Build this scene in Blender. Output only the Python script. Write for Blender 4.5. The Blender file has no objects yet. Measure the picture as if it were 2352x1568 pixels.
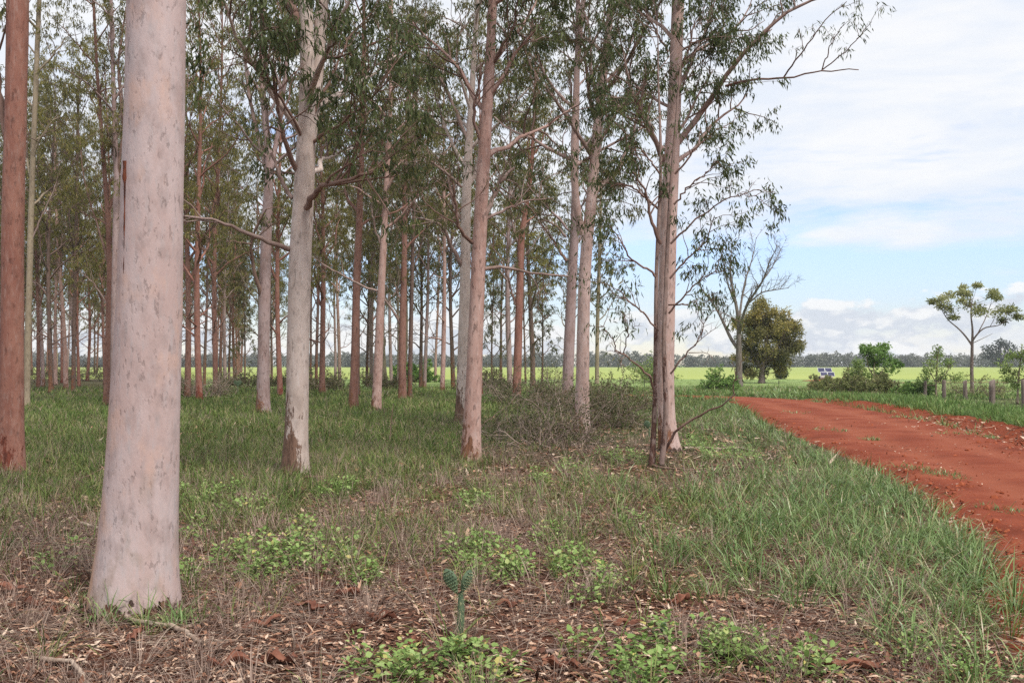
import bpy, math
import numpy as np
R = math.radians
C = bpy.context.scene.collection
scene = bpy.context.scene

# ------------------------------------------------------------------ camera geometry used to place things on the ground
F, CX, HY, CH = 2286.7, 1176.0, 838.0, 1.6
def P(px, py, d): return np.array([(px-CX)*d/F, d, CH+(HY-py)*d/F])
def dist(py): return CH*F/(py-HY)

def nrm(a): return a/np.maximum(np.linalg.norm(a, axis=-1, keepdims=True), 1e-9)
def sstep(a, b, x):
    t = np.clip((x-a)/(b-a), 0, 1); return t*t*(3-2*t)
def vnoise(x, y, sc, seed):
    rg = np.random.default_rng(seed); T = rg.random((257, 257))
    u, v = x/sc+1000.3, y/sc+1000.7
    i, j = np.floor(u).astype(int), np.floor(v).astype(int)
    f, g = u-i, v-j; f = f*f*(3-2*f); g = g*g*(3-2*g)
    i0, j0, i1, j1 = i % 256, j % 256, (i+1) % 256, (j+1) % 256
    return (T[i0, j0]*(1-f)+T[i1, j0]*f)*(1-g)+(T[i0, j1]*(1-f)+T[i1, j1]*f)*g

# ------------------------------------------------------------------ mesh accumulators
class MB:
    def __init__(s): s.v = []; s.f = []; s.t = []; s.n = 0
    def add(s, v, f, t=0.5):
        v = np.asarray(v, float).reshape(-1, 3); s.v.append(v); s.f.append(np.asarray(f, int)+s.n)
        s.t.append(np.broadcast_to(np.asarray(t, float), (len(v),)).copy()); s.n += len(v)
    def tubes(s, paths, rads, k, t=0.5):              # paths (m,n,3)  rads (m,n)
        paths = np.asarray(paths, float); rads = np.asarray(rads, float)
        if paths.ndim == 2: paths = paths[None]; rads = rads[None]
        m, n = paths.shape[:2]
        tan = nrm(np.gradient(paths, axis=1)); mean = nrm(tan.mean(1))
        ref = np.where((np.abs(mean[:, 2:3]) > .8), np.array([[1., 0, 0]]), np.array([[0, 0, 1.]]))[:, None, :]
        a = nrm(np.cross(tan, np.broadcast_to(ref, tan.shape))); b = np.cross(a, tan)
        th = np.arange(k)/k*2*math.pi
        ring = paths[:, :, None]+rads[:, :, None, None]*(np.cos(th)[None, None, :, None]*a[:, :, None]+np.sin(th)[None, None, :, None]*b[:, :, None])
        idx = np.arange(m*n*k).reshape(m, n, k)
        q = np.stack([idx[:, :-1], np.roll(idx, -1, 2)[:, :-1], np.roll(idx, -1, 2)[:, 1:], idx[:, 1:]], -1).reshape(-1, 4)
        s.add(ring.reshape(-1, 3), q, t if np.ndim(t) == 0 else np.repeat(t, n*k))
        return s
    def leaves(s, base, axis, side, L, W, tint, bend=.12):
        n = len(base); L = np.broadcast_to(L, (n,))[:, None]; W = np.broadcast_to(W, (n,))[:, None]
        up = np.cross(axis, side)
        mid = base+axis*L*.42
        v = np.stack([base, mid+side*W*.5+up*L*bend, base+axis*L, mid-side*W*.5+up*L*bend], 1)
        s.add(v.reshape(-1, 3), np.arange(n*4).reshape(n, 4), np.repeat(tint, 4)); return s
    def box(s, c, sz, rx=0, rz=0, t=.5):
        g = np.array([[x, y, z] for x in (-.5, .5) for y in (-.5, .5) for z in (-.5, .5)])*np.asarray(sz)
        cr, sr = math.cos(rx), math.sin(rx); g = g@np.array([[1, 0, 0], [0, cr, sr], [0, -sr, cr]])
        cr, sr = math.cos(rz), math.sin(rz); g = g@np.array([[cr, sr, 0], [-sr, cr, 0], [0, 0, 1]])
        s.add(g+np.asarray(c), [[0, 1, 3, 2], [4, 6, 7, 5], [0, 4, 5, 1], [2, 3, 7, 6], [0, 2, 6, 4], [1, 5, 7, 3]], t); return s
    def mesh(s, name, mat, origin=(0, 0, 0), flat=False):
        v = np.concatenate(s.v)-np.asarray(origin); f = np.concatenate(s.f); t = np.concatenate(s.t)
        me = bpy.data.meshes.new(name)
        me.vertices.add(len(v)); me.vertices.foreach_set('co', v.astype(np.float32).ravel())
        me.loops.add(f.size); me.loops.foreach_set('vertex_index', f.astype(np.int32).ravel())
        me.polygons.add(len(f)); me.polygons.foreach_set('loop_start', (np.arange(len(f))*4).astype(np.int32))
        me.update(calc_edges=True)
        a = me.attributes.new('tint', 'FLOAT', 'POINT'); a.data.foreach_set('value', t.astype(np.float32))
        if flat:
            a = me.attributes.new('sharp_face', 'BOOLEAN', 'FACE'); a.data.foreach_set('value', np.ones(len(f), bool))
        me.materials.append(mat); return me
    def build(s, name, mat, parent=None, origin=(0, 0, 0), flat=False):
        o = bpy.data.objects.new(name, s.mesh(name, mat, origin, flat)); C.objects.link(o)
        if parent is not None: o.parent = parent
        else: o.location = origin
        return o

def thing(name, label, cat, loc, group=None):
    o = bpy.data.objects.new(name, None); C.objects.link(o); o.location = [float(a) for a in loc]
    o.empty_display_size = .2
    o['label'] = label; o['category'] = cat
    if group: o['group'] = group
    return o
def tag(o, label=None, cat=None, group=None, kind=None):
    for k, v in (('label', label), ('category', cat), ('group', group), ('kind', kind)):
        if v: o[k] = v
    return o
def copy_tree(o, loc, label, group=None, rz=0., sc=(1, 1, 1), tilt=(0, 0)):
    c = o.copy(); C.objects.link(c); c.location = [float(a) for a in loc]; c.rotation_euler = (tilt[0], tilt[1], rz); c.scale = sc
    c['label'] = label
    if group: c['group'] = group
    elif 'group' in c: del c['group']
    for ch in o.children:
        k = ch.copy(); C.objects.link(k); k.parent = c
        for g in ch.children:
            h = g.copy(); C.objects.link(h); h.parent = k
    return c

# ------------------------------------------------------------------ materials
def new_mat(name):
    m = bpy.data.materials.new(name); m.use_nodes = True; nt = m.node_tree; nt.nodes.clear()
    return m, nt, nt.nodes.new('ShaderNodeOutputMaterial')
class N:
    def __init__(s, nt): s.nt = nt
    def n(s, t, **kw):
        x = s.nt.nodes.new('ShaderNode'+t)
        for k, v in kw.items():
            if k in x.inputs: s.set(x.inputs[k], v)
            else: setattr(x, k, v)
        return x
    def set(s, inp, v):
        if hasattr(v, 'is_linked') or hasattr(v, 'node'): s.nt.links.new(v, inp)
        else: inp.default_value = v
    def noise(s, co, scale, detail=4, rough=.55, dist=0):
        x = s.n('TexNoise'); s.set(x.inputs['Vector'], co); x.inputs['Scale'].default_value = scale
        x.inputs['Detail'].default_value = detail; x.inputs['Roughness'].default_value = rough; x.inputs['Distortion'].default_value = dist
        return x.outputs['Fac']
    def ramp(s, fac, stops, interp='LINEAR'):
        x = s.n('ValToRGB'); s.set(x.inputs[0], fac); x.color_ramp.interpolation = interp
        e = x.color_ramp.elements
        while len(e) < len(stops): e.new(.5)
        for el, (p, c) in zip(e, stops):
            el.position = p; el.color = (c, c, c, 1) if np.isscalar(c) else (*c, 1)
        return x.outputs['Color']
    def mix(s, fac, a, b, mode='MIX'):
        x = s.n('Mix'); x.data_type = 'RGBA'; x.blend_type = mode
        s.set(x.inputs[0], fac)
        for i, v in ((6, a), (7, b)): s.set(x.inputs[i], v if not isinstance(v, tuple) else (*v[:3], 1))
        return x.outputs[2]
    def math(s, op, a, b=0., c=None, clamp=False):
        x = s.n('Math'); x.operation = op; x.use_clamp = clamp
        s.set(x.inputs[0], a); s.set(x.inputs[1], b)
        if c is not None: s.set(x.inputs[2], c)
        return x.outputs[0]
    def scale(s, co, v):
        x = s.n('Mapping'); s.set(x.inputs[0], co); x.inputs['Scale'].default_value = v; return x.outputs[0]
    def attr(s, name): return s.n('Attribute', attribute_name=name).outputs['Fac']
    def sm(s, x, a, b):
        m = s.n('MapRange'); m.interpolation_type = 'SMOOTHSTEP'
        s.set(m.inputs[0], x); m.inputs[1].default_value = a; m.inputs[2].default_value = b; return m.outputs[0]

def foliage_mat(name, stops, trans=.3, rough=.5, spec=.18, patch=3.0, patch_amt=.25):
    m, nt, out = new_mat(name); n = N(nt)
    geo = n.n('NewGeometry').outputs['Position']
    t = n.math('ADD', n.attr('tint'), n.math('MULTIPLY', n.math('SUBTRACT', n.noise(geo, patch, 2), .5), patch_amt*2))
    col = n.ramp(t, stops)
    p = n.n('BsdfPrincipled'); n.set(p.inputs['Base Color'], col); p.inputs['Roughness'].default_value = rough
    p.inputs['Specular IOR Level'].default_value = spec
    tr = n.n('BsdfTranslucent'); n.set(tr.inputs['Color'], col)
    mx = n.n('MixShader'); mx.inputs[0].default_value = trans
    nt.links.new(p.outputs[0], mx.inputs[1]); nt.links.new(tr.outputs[0], mx.inputs[2]); nt.links.new(mx.outputs[0], out.inputs[0])
    return m

def bark_mat(name, ca, cb, cc, spot=.5, flake=0., flake_h=1.0, flake_dir=(-1, -.3), flake_col=(.10, .045, .025), dark=(.06, .035, .025), streak=None, bump=.25, spots=13):
    """smooth gum bark: two broad tints, fine long streaks, small dimples; FLAKE: old brown bark still stuck on below FLAKE_H"""
    m, nt, out = new_mat(name); n = N(nt)
    co = n.n('TexCoord').outputs['Object']; pos = n.n('NewGeometry').outputs['Position']
    big = n.noise(n.scale(pos, (1, 1, .35)), 3.2, 4, .6)
    fine = n.noise(n.scale(pos, (1, 1, .22)), 26, 4, .65)
    col = n.mix(n.sm(big, .36, .64), ca, cb)
    col = n.mix(n.math('MULTIPLY', n.sm(fine, .46, .75), .75), col, cc)
    mott = n.noise(n.scale(pos, (1, 1, .6)), 9, 3, .6)
    col = n.mix(n.math('MULTIPLY', n.sm(mott, .47, .7), .45), col, tuple(x*.6 for x in cb))
    sp = n.math('MULTIPLY', n.sm(n.noise(n.scale(pos, (1, 1, .33)), spots*1.5, 3, .55), .56, .67), n.sm(n.noise(pos, 5, 3), .34, .56))
    col = n.mix(n.math('MULTIPLY', sp, spot), col, tuple(x*.28 for x in cb))
    sx = n.n('SeparateXYZ'); n.set(sx.inputs[0], co)
    if streak:                                      # tan stain down one side
        st = n.sm(n.math('ADD', n.math('SUBTRACT', n.math('MULTIPLY', sx.outputs[2], .037), sx.outputs[0]), n.math('MULTIPLY', n.math('SUBTRACT', n.noise(n.scale(pos, (2, 2, .5)), 4, 3), .5), .22)), streak[0], streak[1])
        bl_ = n.sm(n.noise(n.scale(pos, (1, 1, .5)), 4.5, 4, .6), .55, .7); col = n.mix(n.math('MULTIPLY', bl_, .5), col, (.56, .36, .28))
        lo_ = n.math('MULTIPLY', n.sm(n.noise(n.scale(pos, (1, 1, .7)), 6, 4, .6), .48, .66), n.sm(sx.outputs[2], 1.5, .3)); col = n.mix(n.math('MULTIPLY', lo_, .45), col, (.27, .20, .15))
        col = n.mix(n.math('MULTIPLY', st, .8), col, (.46, .27, .17))
    hgt = n.noise(n.scale(pos, (1, 1, .3)), 30, 5, .7)
    if flake > 0:
        side = n.math('ADD', n.math('MULTIPLY', sx.outputs[0], flake_dir[0]), n.math('MULTIPLY', sx.outputs[1], flake_dir[1]))
        h = n.sm(sx.outputs[2], flake_h, 0.0)
        fl = n.math('ADD', n.math('ADD', n.noise(n.scale(pos, (1, 1, .4)), 10, 6, .75), n.math('MULTIPLY', h, .20*flake)), n.math('MULTIPLY', side, .75*flake))
        fm = n.math('MULTIPLY', n.sm(fl, .61, .66), n.sm(sx.outputs[2], flake_h*1.25, flake_h*.9))
        col = n.mix(fm, col, n.mix(n.sm(fine, .35, .6), flake_col, tuple(min(1, x*2.2) for x in flake_col)))
        hgt = n.math('ADD', hgt, n.math('MULTIPLY', fm, .9))
    base = n.math('MULTIPLY', n.sm(n.math('ADD', sx.outputs[2], n.math('MULTIPLY', n.noise(pos, 14, 3), -.35)), -.11, -.14), 1.0)
    col = n.mix(base, col, dark)
    b = n.n('Bump'); b.inputs['Strength'].default_value = bump; b.inputs['Distance'].default_value = .02; n.set(b.inputs['Height'], n.math('SUBTRACT', hgt, n.math('MULTIPLY', sp, .8)))
    p = n.n('BsdfPrincipled'); n.set(p.inputs['Base Color'], col); p.inputs['Roughness'].default_value = .75; p.inputs['Specular IOR Level'].default_value = .25
    nt.links.new(b.outputs[0], p.inputs['Normal']); nt.links.new(p.outputs[0], out.inputs[0]); return m

def plain_mat(name, ca, cb, sc=8, zs=.2, rough=.8, spec=.2, metal=0., bump=.3):
    m, nt, out = new_mat(name); n = N(nt); pos = n.n('NewGeometry').outputs['Position']
    f = n.noise(n.scale(pos, (1, 1, zs)), sc, 4, .6)
    col = n.mix(n.sm(f, .35, .65), ca, cb)
    p = n.n('BsdfPrincipled'); n.set(p.inputs['Base Color'], col); p.inputs['Roughness'].default_value = rough; p.inputs['Specular IOR Level'].default_value = spec; p.inputs['Metallic'].default_value = metal
    b = n.n('Bump'); b.inputs['Strength'].default_value = bump; b.inputs['Distance'].default_value = .01; n.set(b.inputs['Height'], f)
    nt.links.new(b.outputs[0], p.inputs['Normal']); nt.links.new(p.outputs[0], out.inputs[0]); return m

M = {}
M['bark_big'] = bark_mat('bark_big', (.50, .40, .385), (.45, .33, .305), (.41, .355, .35), spot=.42, streak=(.13, .24), spots=24)
M['bark_pale'] = bark_mat('bark_pale', (.54, .435, .385), (.45, .35, .30), (.58, .50, .46), spot=.5, flake=1.0, flake_h=1.5, flake_col=(.085, .048, .033))
M['bark_mauve'] = bark_mat('bark_mauve', (.35, .25, .235), (.29, .19, .17), (.40, .32, .31), spot=.6, flake=.75, flake_h=.8)
M['bark_pink'] = bark_mat('bark_pink', (.46, .30, .255), (.37, .215, .175), (.49, .37, .335), spot=.65, flake=.7, flake_h=.8)
M['bark_blush'] = bark_mat('bark_blush', (.52, .375, .335), (.44, .295, .25), (.52, .44, .42), spot=.65, flake=.6, flake_h=.7)
M['bark_red'] = bark_mat('bark_red', (.31, .145, .105), (.24, .10, .072), (.34, .215, .18), spot=.5, flake=.8, flake_h=.9, flake_col=(.09, .025, .015))
M['bark_rust'] = bark_mat('bark_rust', (.27, .135, .10), (.20, .09, .066), (.30, .20, .17), spot=.8, flake=.7, flake_h=1.0)
M['bark_olive'] = bark_mat('bark_olive', (.32, .25, .17), (.25, .19, .13), (.36, .30, .23), spot=.6)
M['bark_brown'] = bark_mat('bark_brown', (.17, .105, .08), (.11, .07, .055), (.24, .17, .145), spot=.8, flake=.9, flake_h=3.0)
M['bark_sapling'] = bark_mat('bark_sapling', (.30, .205, .175), (.21, .14, .115), (.36, .28, .255), spot=.8, flake=.9, flake_h=6.0, flake_col=(.06, .03, .022))
M['bark_old'] = bark_mat('bark_old', (.24, .18, .155), (.17, .12, .10), (.36, .30, .27), spot=.8, bump=.7)
M['bark_dead'] = plain_mat('bark_dead', (.20, .165, .145), (.12, .095, .08), 9, .25)
M['twig'] = plain_mat('twig', (.14, .085, .065), (.22, .15, .125), 5, 1)
M['twig_grey'] = plain_mat('twig_grey', (.24, .17, .135), (.36, .28, .23), 6, 1)
M['limb'] = plain_mat('limb', (.33, .24, .21), (.21, .135, .11), 4, .8)
M['limb_dark'] = plain_mat('limb_dark', (.15, .085, .065), (.24, .15, .12), 4, .8)
G1, G2, G3, G4 = (.036, .044, .024), (.070, .082, .038), (.115, .122, .05), (.22, .16, .075)
M['leaf_near'] = foliage_mat('leaf_near', [(0, (.045, .058, .026)), (.4, (.09, .112, .043)), (.75, (.145, .17, .06)), (1, (.22, .19, .07))], trans=.4)
M['leaf_mid'] = foliage_mat('leaf_mid', [(0, (.05, .058, .024)), (.35, (.115, .118, .042)), (.7, (.20, .185, .06)), (1, (.29, .20, .095))], trans=.45)
M['leaf_far'] = foliage_mat('leaf_far', [(0, (.095, .096, .035)), (.4, (.195, .18, .056)), (.75, (.30, .26, .08)), (1, (.37, .27, .11))], trans=.5, patch=.35)
M['leaf_edge'] = foliage_mat('leaf_edge', [(0, (.04, .05, .025)), (.4, (.08, .105, .04)), (.75, (.14, .17, .06)), (1, (.23, .18, .075))], trans=.4)
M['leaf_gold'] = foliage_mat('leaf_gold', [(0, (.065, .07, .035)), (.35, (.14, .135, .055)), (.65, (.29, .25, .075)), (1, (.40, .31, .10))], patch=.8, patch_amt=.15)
M['leaf_bright'] = foliage_mat('leaf_bright', [(0, (.07, .13, .035)), (.5, (.15, .26, .06)), (1, (.28, .40, .11))], patch=1.2)
M['leaf_lime'] = foliage_mat('leaf_lime', [(0, (.11, .17, .05)), (.5, (.23, .32, .09)), (1, (.36, .43, .15))], patch=1.2)
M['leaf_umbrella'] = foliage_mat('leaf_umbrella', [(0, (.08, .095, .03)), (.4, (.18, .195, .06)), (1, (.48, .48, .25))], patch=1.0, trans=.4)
M['leaf_dark'] = foliage_mat('leaf_dark', [(0, (.025, .035, .03)), (1, (.06, .075, .05))], patch=.3)
M['leaf_shrub'] = foliage_mat('leaf_shrub', [(0, (.10, .12, .05)), (.6, (.23, .25, .09)), (1, (.34, .27, .14))], patch=1.0)
M['leaf_scrub'] = foliage_mat('leaf_scrub', [(0, (.05, .06, .025)), (.5, (.11, .12, .045)), (1, (.24, .17, .10))], patch=1.0)
M['leaf_wood'] = foliage_mat('leaf_wood', [(0, (.09, .10, .085)), (.5, (.14, .145, .118)), (1, (.19, .185, .15))], trans=.15, patch=.05)
M['grass_green'] = foliage_mat('grass_green', [(0, (.045, .07, .018)), (.35, (.115, .18, .04)), (.6, (.19, .25, .065)), (.8, (.31, .27, .12)), (1, (.40, .29, .19))], trans=.3, patch=.6)
M['grass_verge'] = foliage_mat('grass_verge', [(0, (.07, .12, .03)), (.45, (.17, .26, .085)), (.75, (.27, .38, .14)), (.9, (.36, .37, .18)), (1, (.42, .33, .2))], trans=.3, rough=.35, spec=.35, patch=.8, patch_amt=.2)
M['grass_bank'] = foliage_mat('grass_bank', [(0, (.07, .12, .03)), (.5, (.13, .22, .055)), (.85, (.22, .30, .09)), (1, (.30, .27, .13))], trans=.3, patch=.5, patch_amt=.2)
M['grass_lawn'] = foliage_mat('grass_lawn', [(0, (.19, .26, .085)), (.5, (.29, .37, .14)), (1, (.40, .42, .20))], trans=.3, patch=.25, patch_amt=.25)
M['grass_dry'] = foliage_mat('grass_dry', [(0, (.12, .075, .06)), (.4, (.25, .17, .135)), (.8, (.40, .29, .23)), (1, (.50, .40, .31))], trans=.15, patch=1.0)
M['weed'] = foliage_mat('weed', [(0, (.08, .13, .035)), (.5, (.22, .33, .09)), (.85, (.35, .44, .17)), (1, (.48, .42, .14))], trans=.25, rough=.45, patch=2.0)
M['litter'] = foliage_mat('litter', [(0, (.035, .018, .012)), (.3, (.12, .052, .033)), (.55, (.28, .135, .082)), (.75, (.48, .30, .20)), (1, (.62, .47, .36))], trans=.0, rough=.7, patch=1.5, patch_amt=.18)
M['bark_sheet'] = plain_mat('bark_sheet', (.24, .10, .062), (.14, .055, .036), 9, 1)
M['old_bark'] = plain_mat('old_bark', (.12, .05, .03), (.045, .025, .018), 30, .4)
M['stick'] = plain_mat('stick', (.42, .33, .26), (.28, .20, .15), 8, 1)
M['post'] = plain_mat('post', (.24, .19, .16), (.13, .095, .08), 9, .15)
M['iron'] = plain_mat('iron', (.06, .05, .045), (.035, .03, .03), 9, 1, rough=.6)
M['wire'] = plain_mat('wire', (.25, .24, .23), (.18, .16, .15), 9, 1, rough=.5, metal=.6)
M['concrete'] = plain_mat('concrete', (.45, .42, .38), (.33, .30, .26), 4, 1)
M['solar'] = plain_mat('solar', (.05, .05, .10), (.075, .075, .14), 2, 1, rough=.75, spec=.1, bump=0)
M['alu'] = plain_mat('alu', (.62, .63, .64), (.5, .5, .52), 4, 1, rough=.4, bump=0)
M['red_dirt'] = plain_mat('red_dirt', (.30, .075, .03), (.22, .055, .025), 3, 1)

# ------------------------------------------------------------------ ground shape
LE = np.array([(2.2, -6), (2.6, 3), (3.0, 5.5), (3.75, 7.3), (4.26, 8.67), (5.09, 11.36), (5.64, 13.97), (6.07, 17.3), (6.66, 22.6), (8.06, 32.7), (9.5, 41), (9.9, 44), (9.6, 46.4), (8.2, 48.2), (5, 50), (2, 51.2)])
RE = np.array([(6.2, -6), (6.5, 3), (6.9, 6), (7.2, 8), (7.6, 10), (8.3, 12.5), (8.9, 15), (9.8, 19.1), (11.1, 24.9), (12.3, 32.7), (12.9, 40), (12.9, 45), (11.6, 48.8), (9, 51.2), (5, 53), (2, 54)])
def resample(p, n, wig=0., seed=0):
    s = np.r_[0, np.cumsum(np.linalg.norm(np.diff(p, axis=0), axis=1))]; t = np.linspace(0, s[-1], n)
    q = np.stack([np.interp(t, s, p[:, 0]), np.interp(t, s, p[:, 1])], 1)
    for _ in range(6): q[1:-1] = (q[:-2]+2*q[1:-1]+q[2:])/4
    return q
LEs, REs = resample(LE, 160), resample(RE, 160)
def seg_dist(x, y, pl):
    best = np.full(x.shape, 1e9)
    for a, b in zip(pl[:-1:4], np.r_[pl[4::4], pl[-1:]]):
        ab = b-a; t = np.clip(((x-a[0])*ab[0]+(y-a[1])*ab[1])/(ab@ab+1e-9), 0, 1)
        best = np.minimum(best, np.hypot(x-a[0]-t*ab[0], y-a[1]-t*ab[1]))
    return best
poly = np.r_[LEs[::2], REs[::-2]]
def in_road(x, y):
    r = np.zeros(x.shape, bool); j = len(poly)-1
    for i in range(len(poly)):
        xi, yi = poly[i]; xj, yj = poly[j]
        if yi != yj:
            r ^= ((yi > y) != (yj > y)) & (x < (xj-xi)*(y-yi)/(yj-yi)+xi)
        j = i
    return r
def right_of(x, y):              # metres beyond the road's far (right) edge, negative inside or on the near side
    xr = np.interp(y, REs[:110, 1], REs[:110, 0]); return np.where(y < 46, x-xr, -1)
def ground_z(x, y):
    x = np.asarray(x, float); y = np.asarray(y, float)
    z = .05*(vnoise(x, y, 2.6, 1)-.5)+.10*(vnoise(x, y, 9, 2)-.5)
    z = z*np.clip((80-np.abs(y))/40, 0, 1)
    near = sstep(1.6, .2, np.minimum(seg_dist(x, y, LEs), seg_dist(x, y, REs)))
    z = np.where(in_road(x, y), 0, z*(1-near))
    r = right_of(x, y)
    z = z+.16*sstep(.25, 1.2, r)*sstep(6, 2.5, r)*sstep(50, 40, y)*(.75+.5*vnoise(x, y, 1.3, 3))
    return z

def grid(xs, ys):                # arrays (r,c)
    r, c = xs.shape; i = np.arange(r*c).reshape(r, c)
    return np.stack([i[:-1, :-1], i[:-1, 1:], i[1:, 1:], i[1:, :-1]], -1).reshape(-1, 4)
dl = np.r_[-120, -60, -30, -15, -8, -4, -1, 1, 2.5, np.geomspace(3.6, 60, 300), np.geomspace(61, 3000, 70)]
u = np.r_[-6, -4, -3, -2.2, -1.6, np.linspace(-1.2, 1.2, 330), 1.6, 2.2, 3, 4, 6]
xs = u[None]*np.maximum(dl, 7)[:, None]; ys = np.repeat(dl[:, None], len(u), 1)
redm = np.maximum(sstep(1.5, .9, right_of(xs, ys))*sstep(-.5, 0, right_of(xs, ys)), sstep(.45, .1, seg_dist(xs, ys, LEs)))*sstep(60, 50, ys)
zs = ground_z(xs, ys)+.02*(vnoise(xs, ys, .22, 5)-.5)*(ys < 30)*(~in_road(xs, ys))*(np.minimum(seg_dist(xs, ys, LEs), 1))-.004*0
g = MB(); g.add(np.stack([xs, ys, zs], -1), grid(xs, ys), redm.ravel())

def ground_mat():
    m, nt, out = new_mat('ground'); n = N(nt); pos = n.n('NewGeometry').outputs['Position']
    sx = n.n('SeparateXYZ'); n.set(sx.inputs[0], pos); x, y = sx.outputs[0], sx.outputs[1]
    f1 = n.noise(pos, 22, 6, .7); f2 = n.noise(pos, 1.3, 4, .6); f3 = n.noise(pos, 70, 3, .7)
    lit = n.ramp(f1, [(.25, (.016, .009, .007)), (.45, (.065, .028, .019)), (.6, (.14, .066, .042)), (.75, (.30, .19, .13))])
    lit = n.mix(n.math('MULTIPLY', n.sm(f3, .5, .7), .5), lit, (.34, .22, .16))
    lit = n.mix(n.math('MULTIPLY', n.sm(f2, .5, .7), .5), lit, (.16, .045, .025))
    gr = n.ramp(f1, [(.3, (.03, .035, .014)), (.55, (.075, .085, .03)), (.75, (.17, .13, .075))])
    far = n.math('MULTIPLY', n.sm(n.math('ADD', y, n.math('MULTIPLY', f2, 8)), 16, 26), 1)
    c = n.mix(far, lit, gr)
    lawn = n.ramp(n.noise(n.scale(pos, (.3, 1, 1)), .35, 5, .65), [(.3, (.19, .27, .085)), (.6, (.26, .34, .12)), (.8, (.33, .35, .14))])
    lawn = n.mix(n.math('MULTIPLY', n.noise(pos, 6, 4, .7), .35), lawn, (.13, .20, .06))
    c = n.mix(n.sm(n.math('ADD', y, n.math('MULTIPLY', x, .35)), 58, 64), c, lawn)
    # forest floor stays brown green far to the west
    wf = n.sm(n.math('ADD', x, n.math('MULTIPLY', y, .27)), -2, -9)
    c = n.mix(n.math('MULTIPLY', wf, n.sm(y, 40, 60)), c, n.mix(n.sm(f2, .4, .6), (.07, .075, .03), (.11, .085, .05)))
    c = n.mix(n.sm(n.math('ADD', n.attr('tint'), n.math('MULTIPLY', n.math('SUBTRACT', f2, .5), .5)), .3, .6), c, n.ramp(f1, [(.3, (.10, .025, .012)), (.5, (.22, .05, .022)), (.7, (.33, .09, .042))]))
    p = n.n('BsdfPrincipled'); n.set(p.inputs['Base Color'], c); p.inputs['Roughness'].default_value = .95; p.inputs['Specular IOR Level'].default_value = .1
    b = n.n('Bump'); b.inputs['Strength'].default_value = .8; b.inputs['Distance'].default_value = .03; n.set(b.inputs['Height'], n.math('ADD', f1, f3))
    nt.links.new(b.outputs[0], p.inputs['Normal']); nt.links.new(p.outputs[0], out.inputs[0]); return m
tag(g.build('ground', ground_mat()), kind='structure')

def road_mat():
    m, nt, out = new_mat('road_earth'); n = N(nt); pos = n.n('NewGeometry').outputs['Position']
    a = n.noise(pos, .9, 5, .6); b_ = n.noise(pos, 14, 5, .7); c_ = n.noise(pos, 60, 3, .7); tr = n.attr('tint')
    c = n.ramp(a, [(.3, (.14, .031, .015)), (.5, (.21, .050, .025)), (.7, (.27, .080, .042))])
    c = n.mix(n.math('MULTIPLY', n.sm(b_, .5, .7), .55), c, (.17, .038, .018))
    c = n.mix(n.math('MULTIPLY', n.sm(c_, .6, .72), .5), c, (.34, .14, .09))
    c = n.mix(n.math('MULTIPLY', tr, .65), c, (.275, .085, .046))
    v = n.n('TexVoronoi'); n.set(v.inputs['Vector'], pos); v.inputs['Scale'].default_value = 9
    c = n.mix(n.math('MULTIPLY', n.sm(v.outputs['Distance'], .16, .1), n.sm(b_, .5, .6)), c, (.08, .03, .02))
    p = n.n('BsdfPrincipled'); n.set(p.inputs['Base Color'], c); p.inputs['Roughness'].default_value = .95; p.inputs['Specular IOR Level'].default_value = .1
    b = n.n('Bump'); b.inputs['Strength'].default_value = .7; b.inputs['Distance'].default_value = .04; n.set(b.inputs['Height'], n.math('ADD', b_, n.math('MULTIPLY', a, 1.5)))
    nt.links.new(b.outputs[0], p.inputs['Normal']); nt.links.new(p.outputs[0], out.inputs[0]); return m
w = np.linspace(-.06, 1.06, 30); jg = (vnoise(LEs[:, 1]*3, LEs[:, 0], 1., 44)-.5)*.09, (vnoise(REs[:, 1]*3, REs[:, 0], 1., 45)-.5)*.08
ww_ = w[None]+jg[0][:, None]*(1-w)[None]+jg[1][:, None]*w[None]; rx = LEs[:, None, 0]*(1-ww_)+REs[:, None, 0]*ww_; ry = LEs[:, None, 1]*(1-ww_)+REs[:, None, 1]*ww_
rut = np.exp(-((w-.3)/.09)**2)+np.exp(-((w-.72)/.09)**2)
edge = sstep(.0, .12, np.minimum(w+.06, 1.06-w))
rz = -.03+.08*edge[None]-.022*rut[None]+.008*(vnoise(rx, ry, .8, 8)-.5)
rd = MB(); rd.add(np.stack([rx, ry, rz], -1), grid(rx, ry), np.broadcast_to(rut, rx.shape).ravel())
tag(rd.build('road', road_mat()), kind='structure')

def field_mat():
    m, nt, out = new_mat('crop'); n = N(nt); pos = n.n('NewGeometry').outputs['Position']
    a = n.noise(n.scale(pos, (.15, 1, 1)), .12, 5, .65); b = n.noise(n.scale(pos, (.5, 1, 1)), 1.6, 4, .7)
    c = n.ramp(a, [(.3, (.26, .32, .085)), (.55, (.33, .37, .115)), (.75, (.39, .41, .15))])
    c = n.mix(n.math('MULTIPLY', b, .4), c, (.20, .28, .06))
    p = n.n('BsdfPrincipled'); n.set(p.inputs['Base Color'], c); p.inputs['Roughness'].default_value = .9; p.inputs['Specular IOR Level'].default_value = .1
    nt.links.new(p.outputs[0], out.inputs[0]); return m
fy = np.r_[112, 116, np.geomspace(118, 545, 60)]; fx = np.linspace(-1.6, 1.6, 60)
FX = fx[None]*fy[:, None]; FY = np.repeat(fy[:, None], 60, 1)+FX*-.02
fz = .06+.30*sstep(0, 1, (np.arange(len(fy))-.5)[:, None])+.10*(vnoise(FX, FY, 6, 9)-.5); fz[0] = -.02
fl = MB(); fl.add(np.stack([FX, FY, fz], -1), grid(FX, FY)); tag(fl.build('field', field_mat()), kind='structure')
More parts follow.
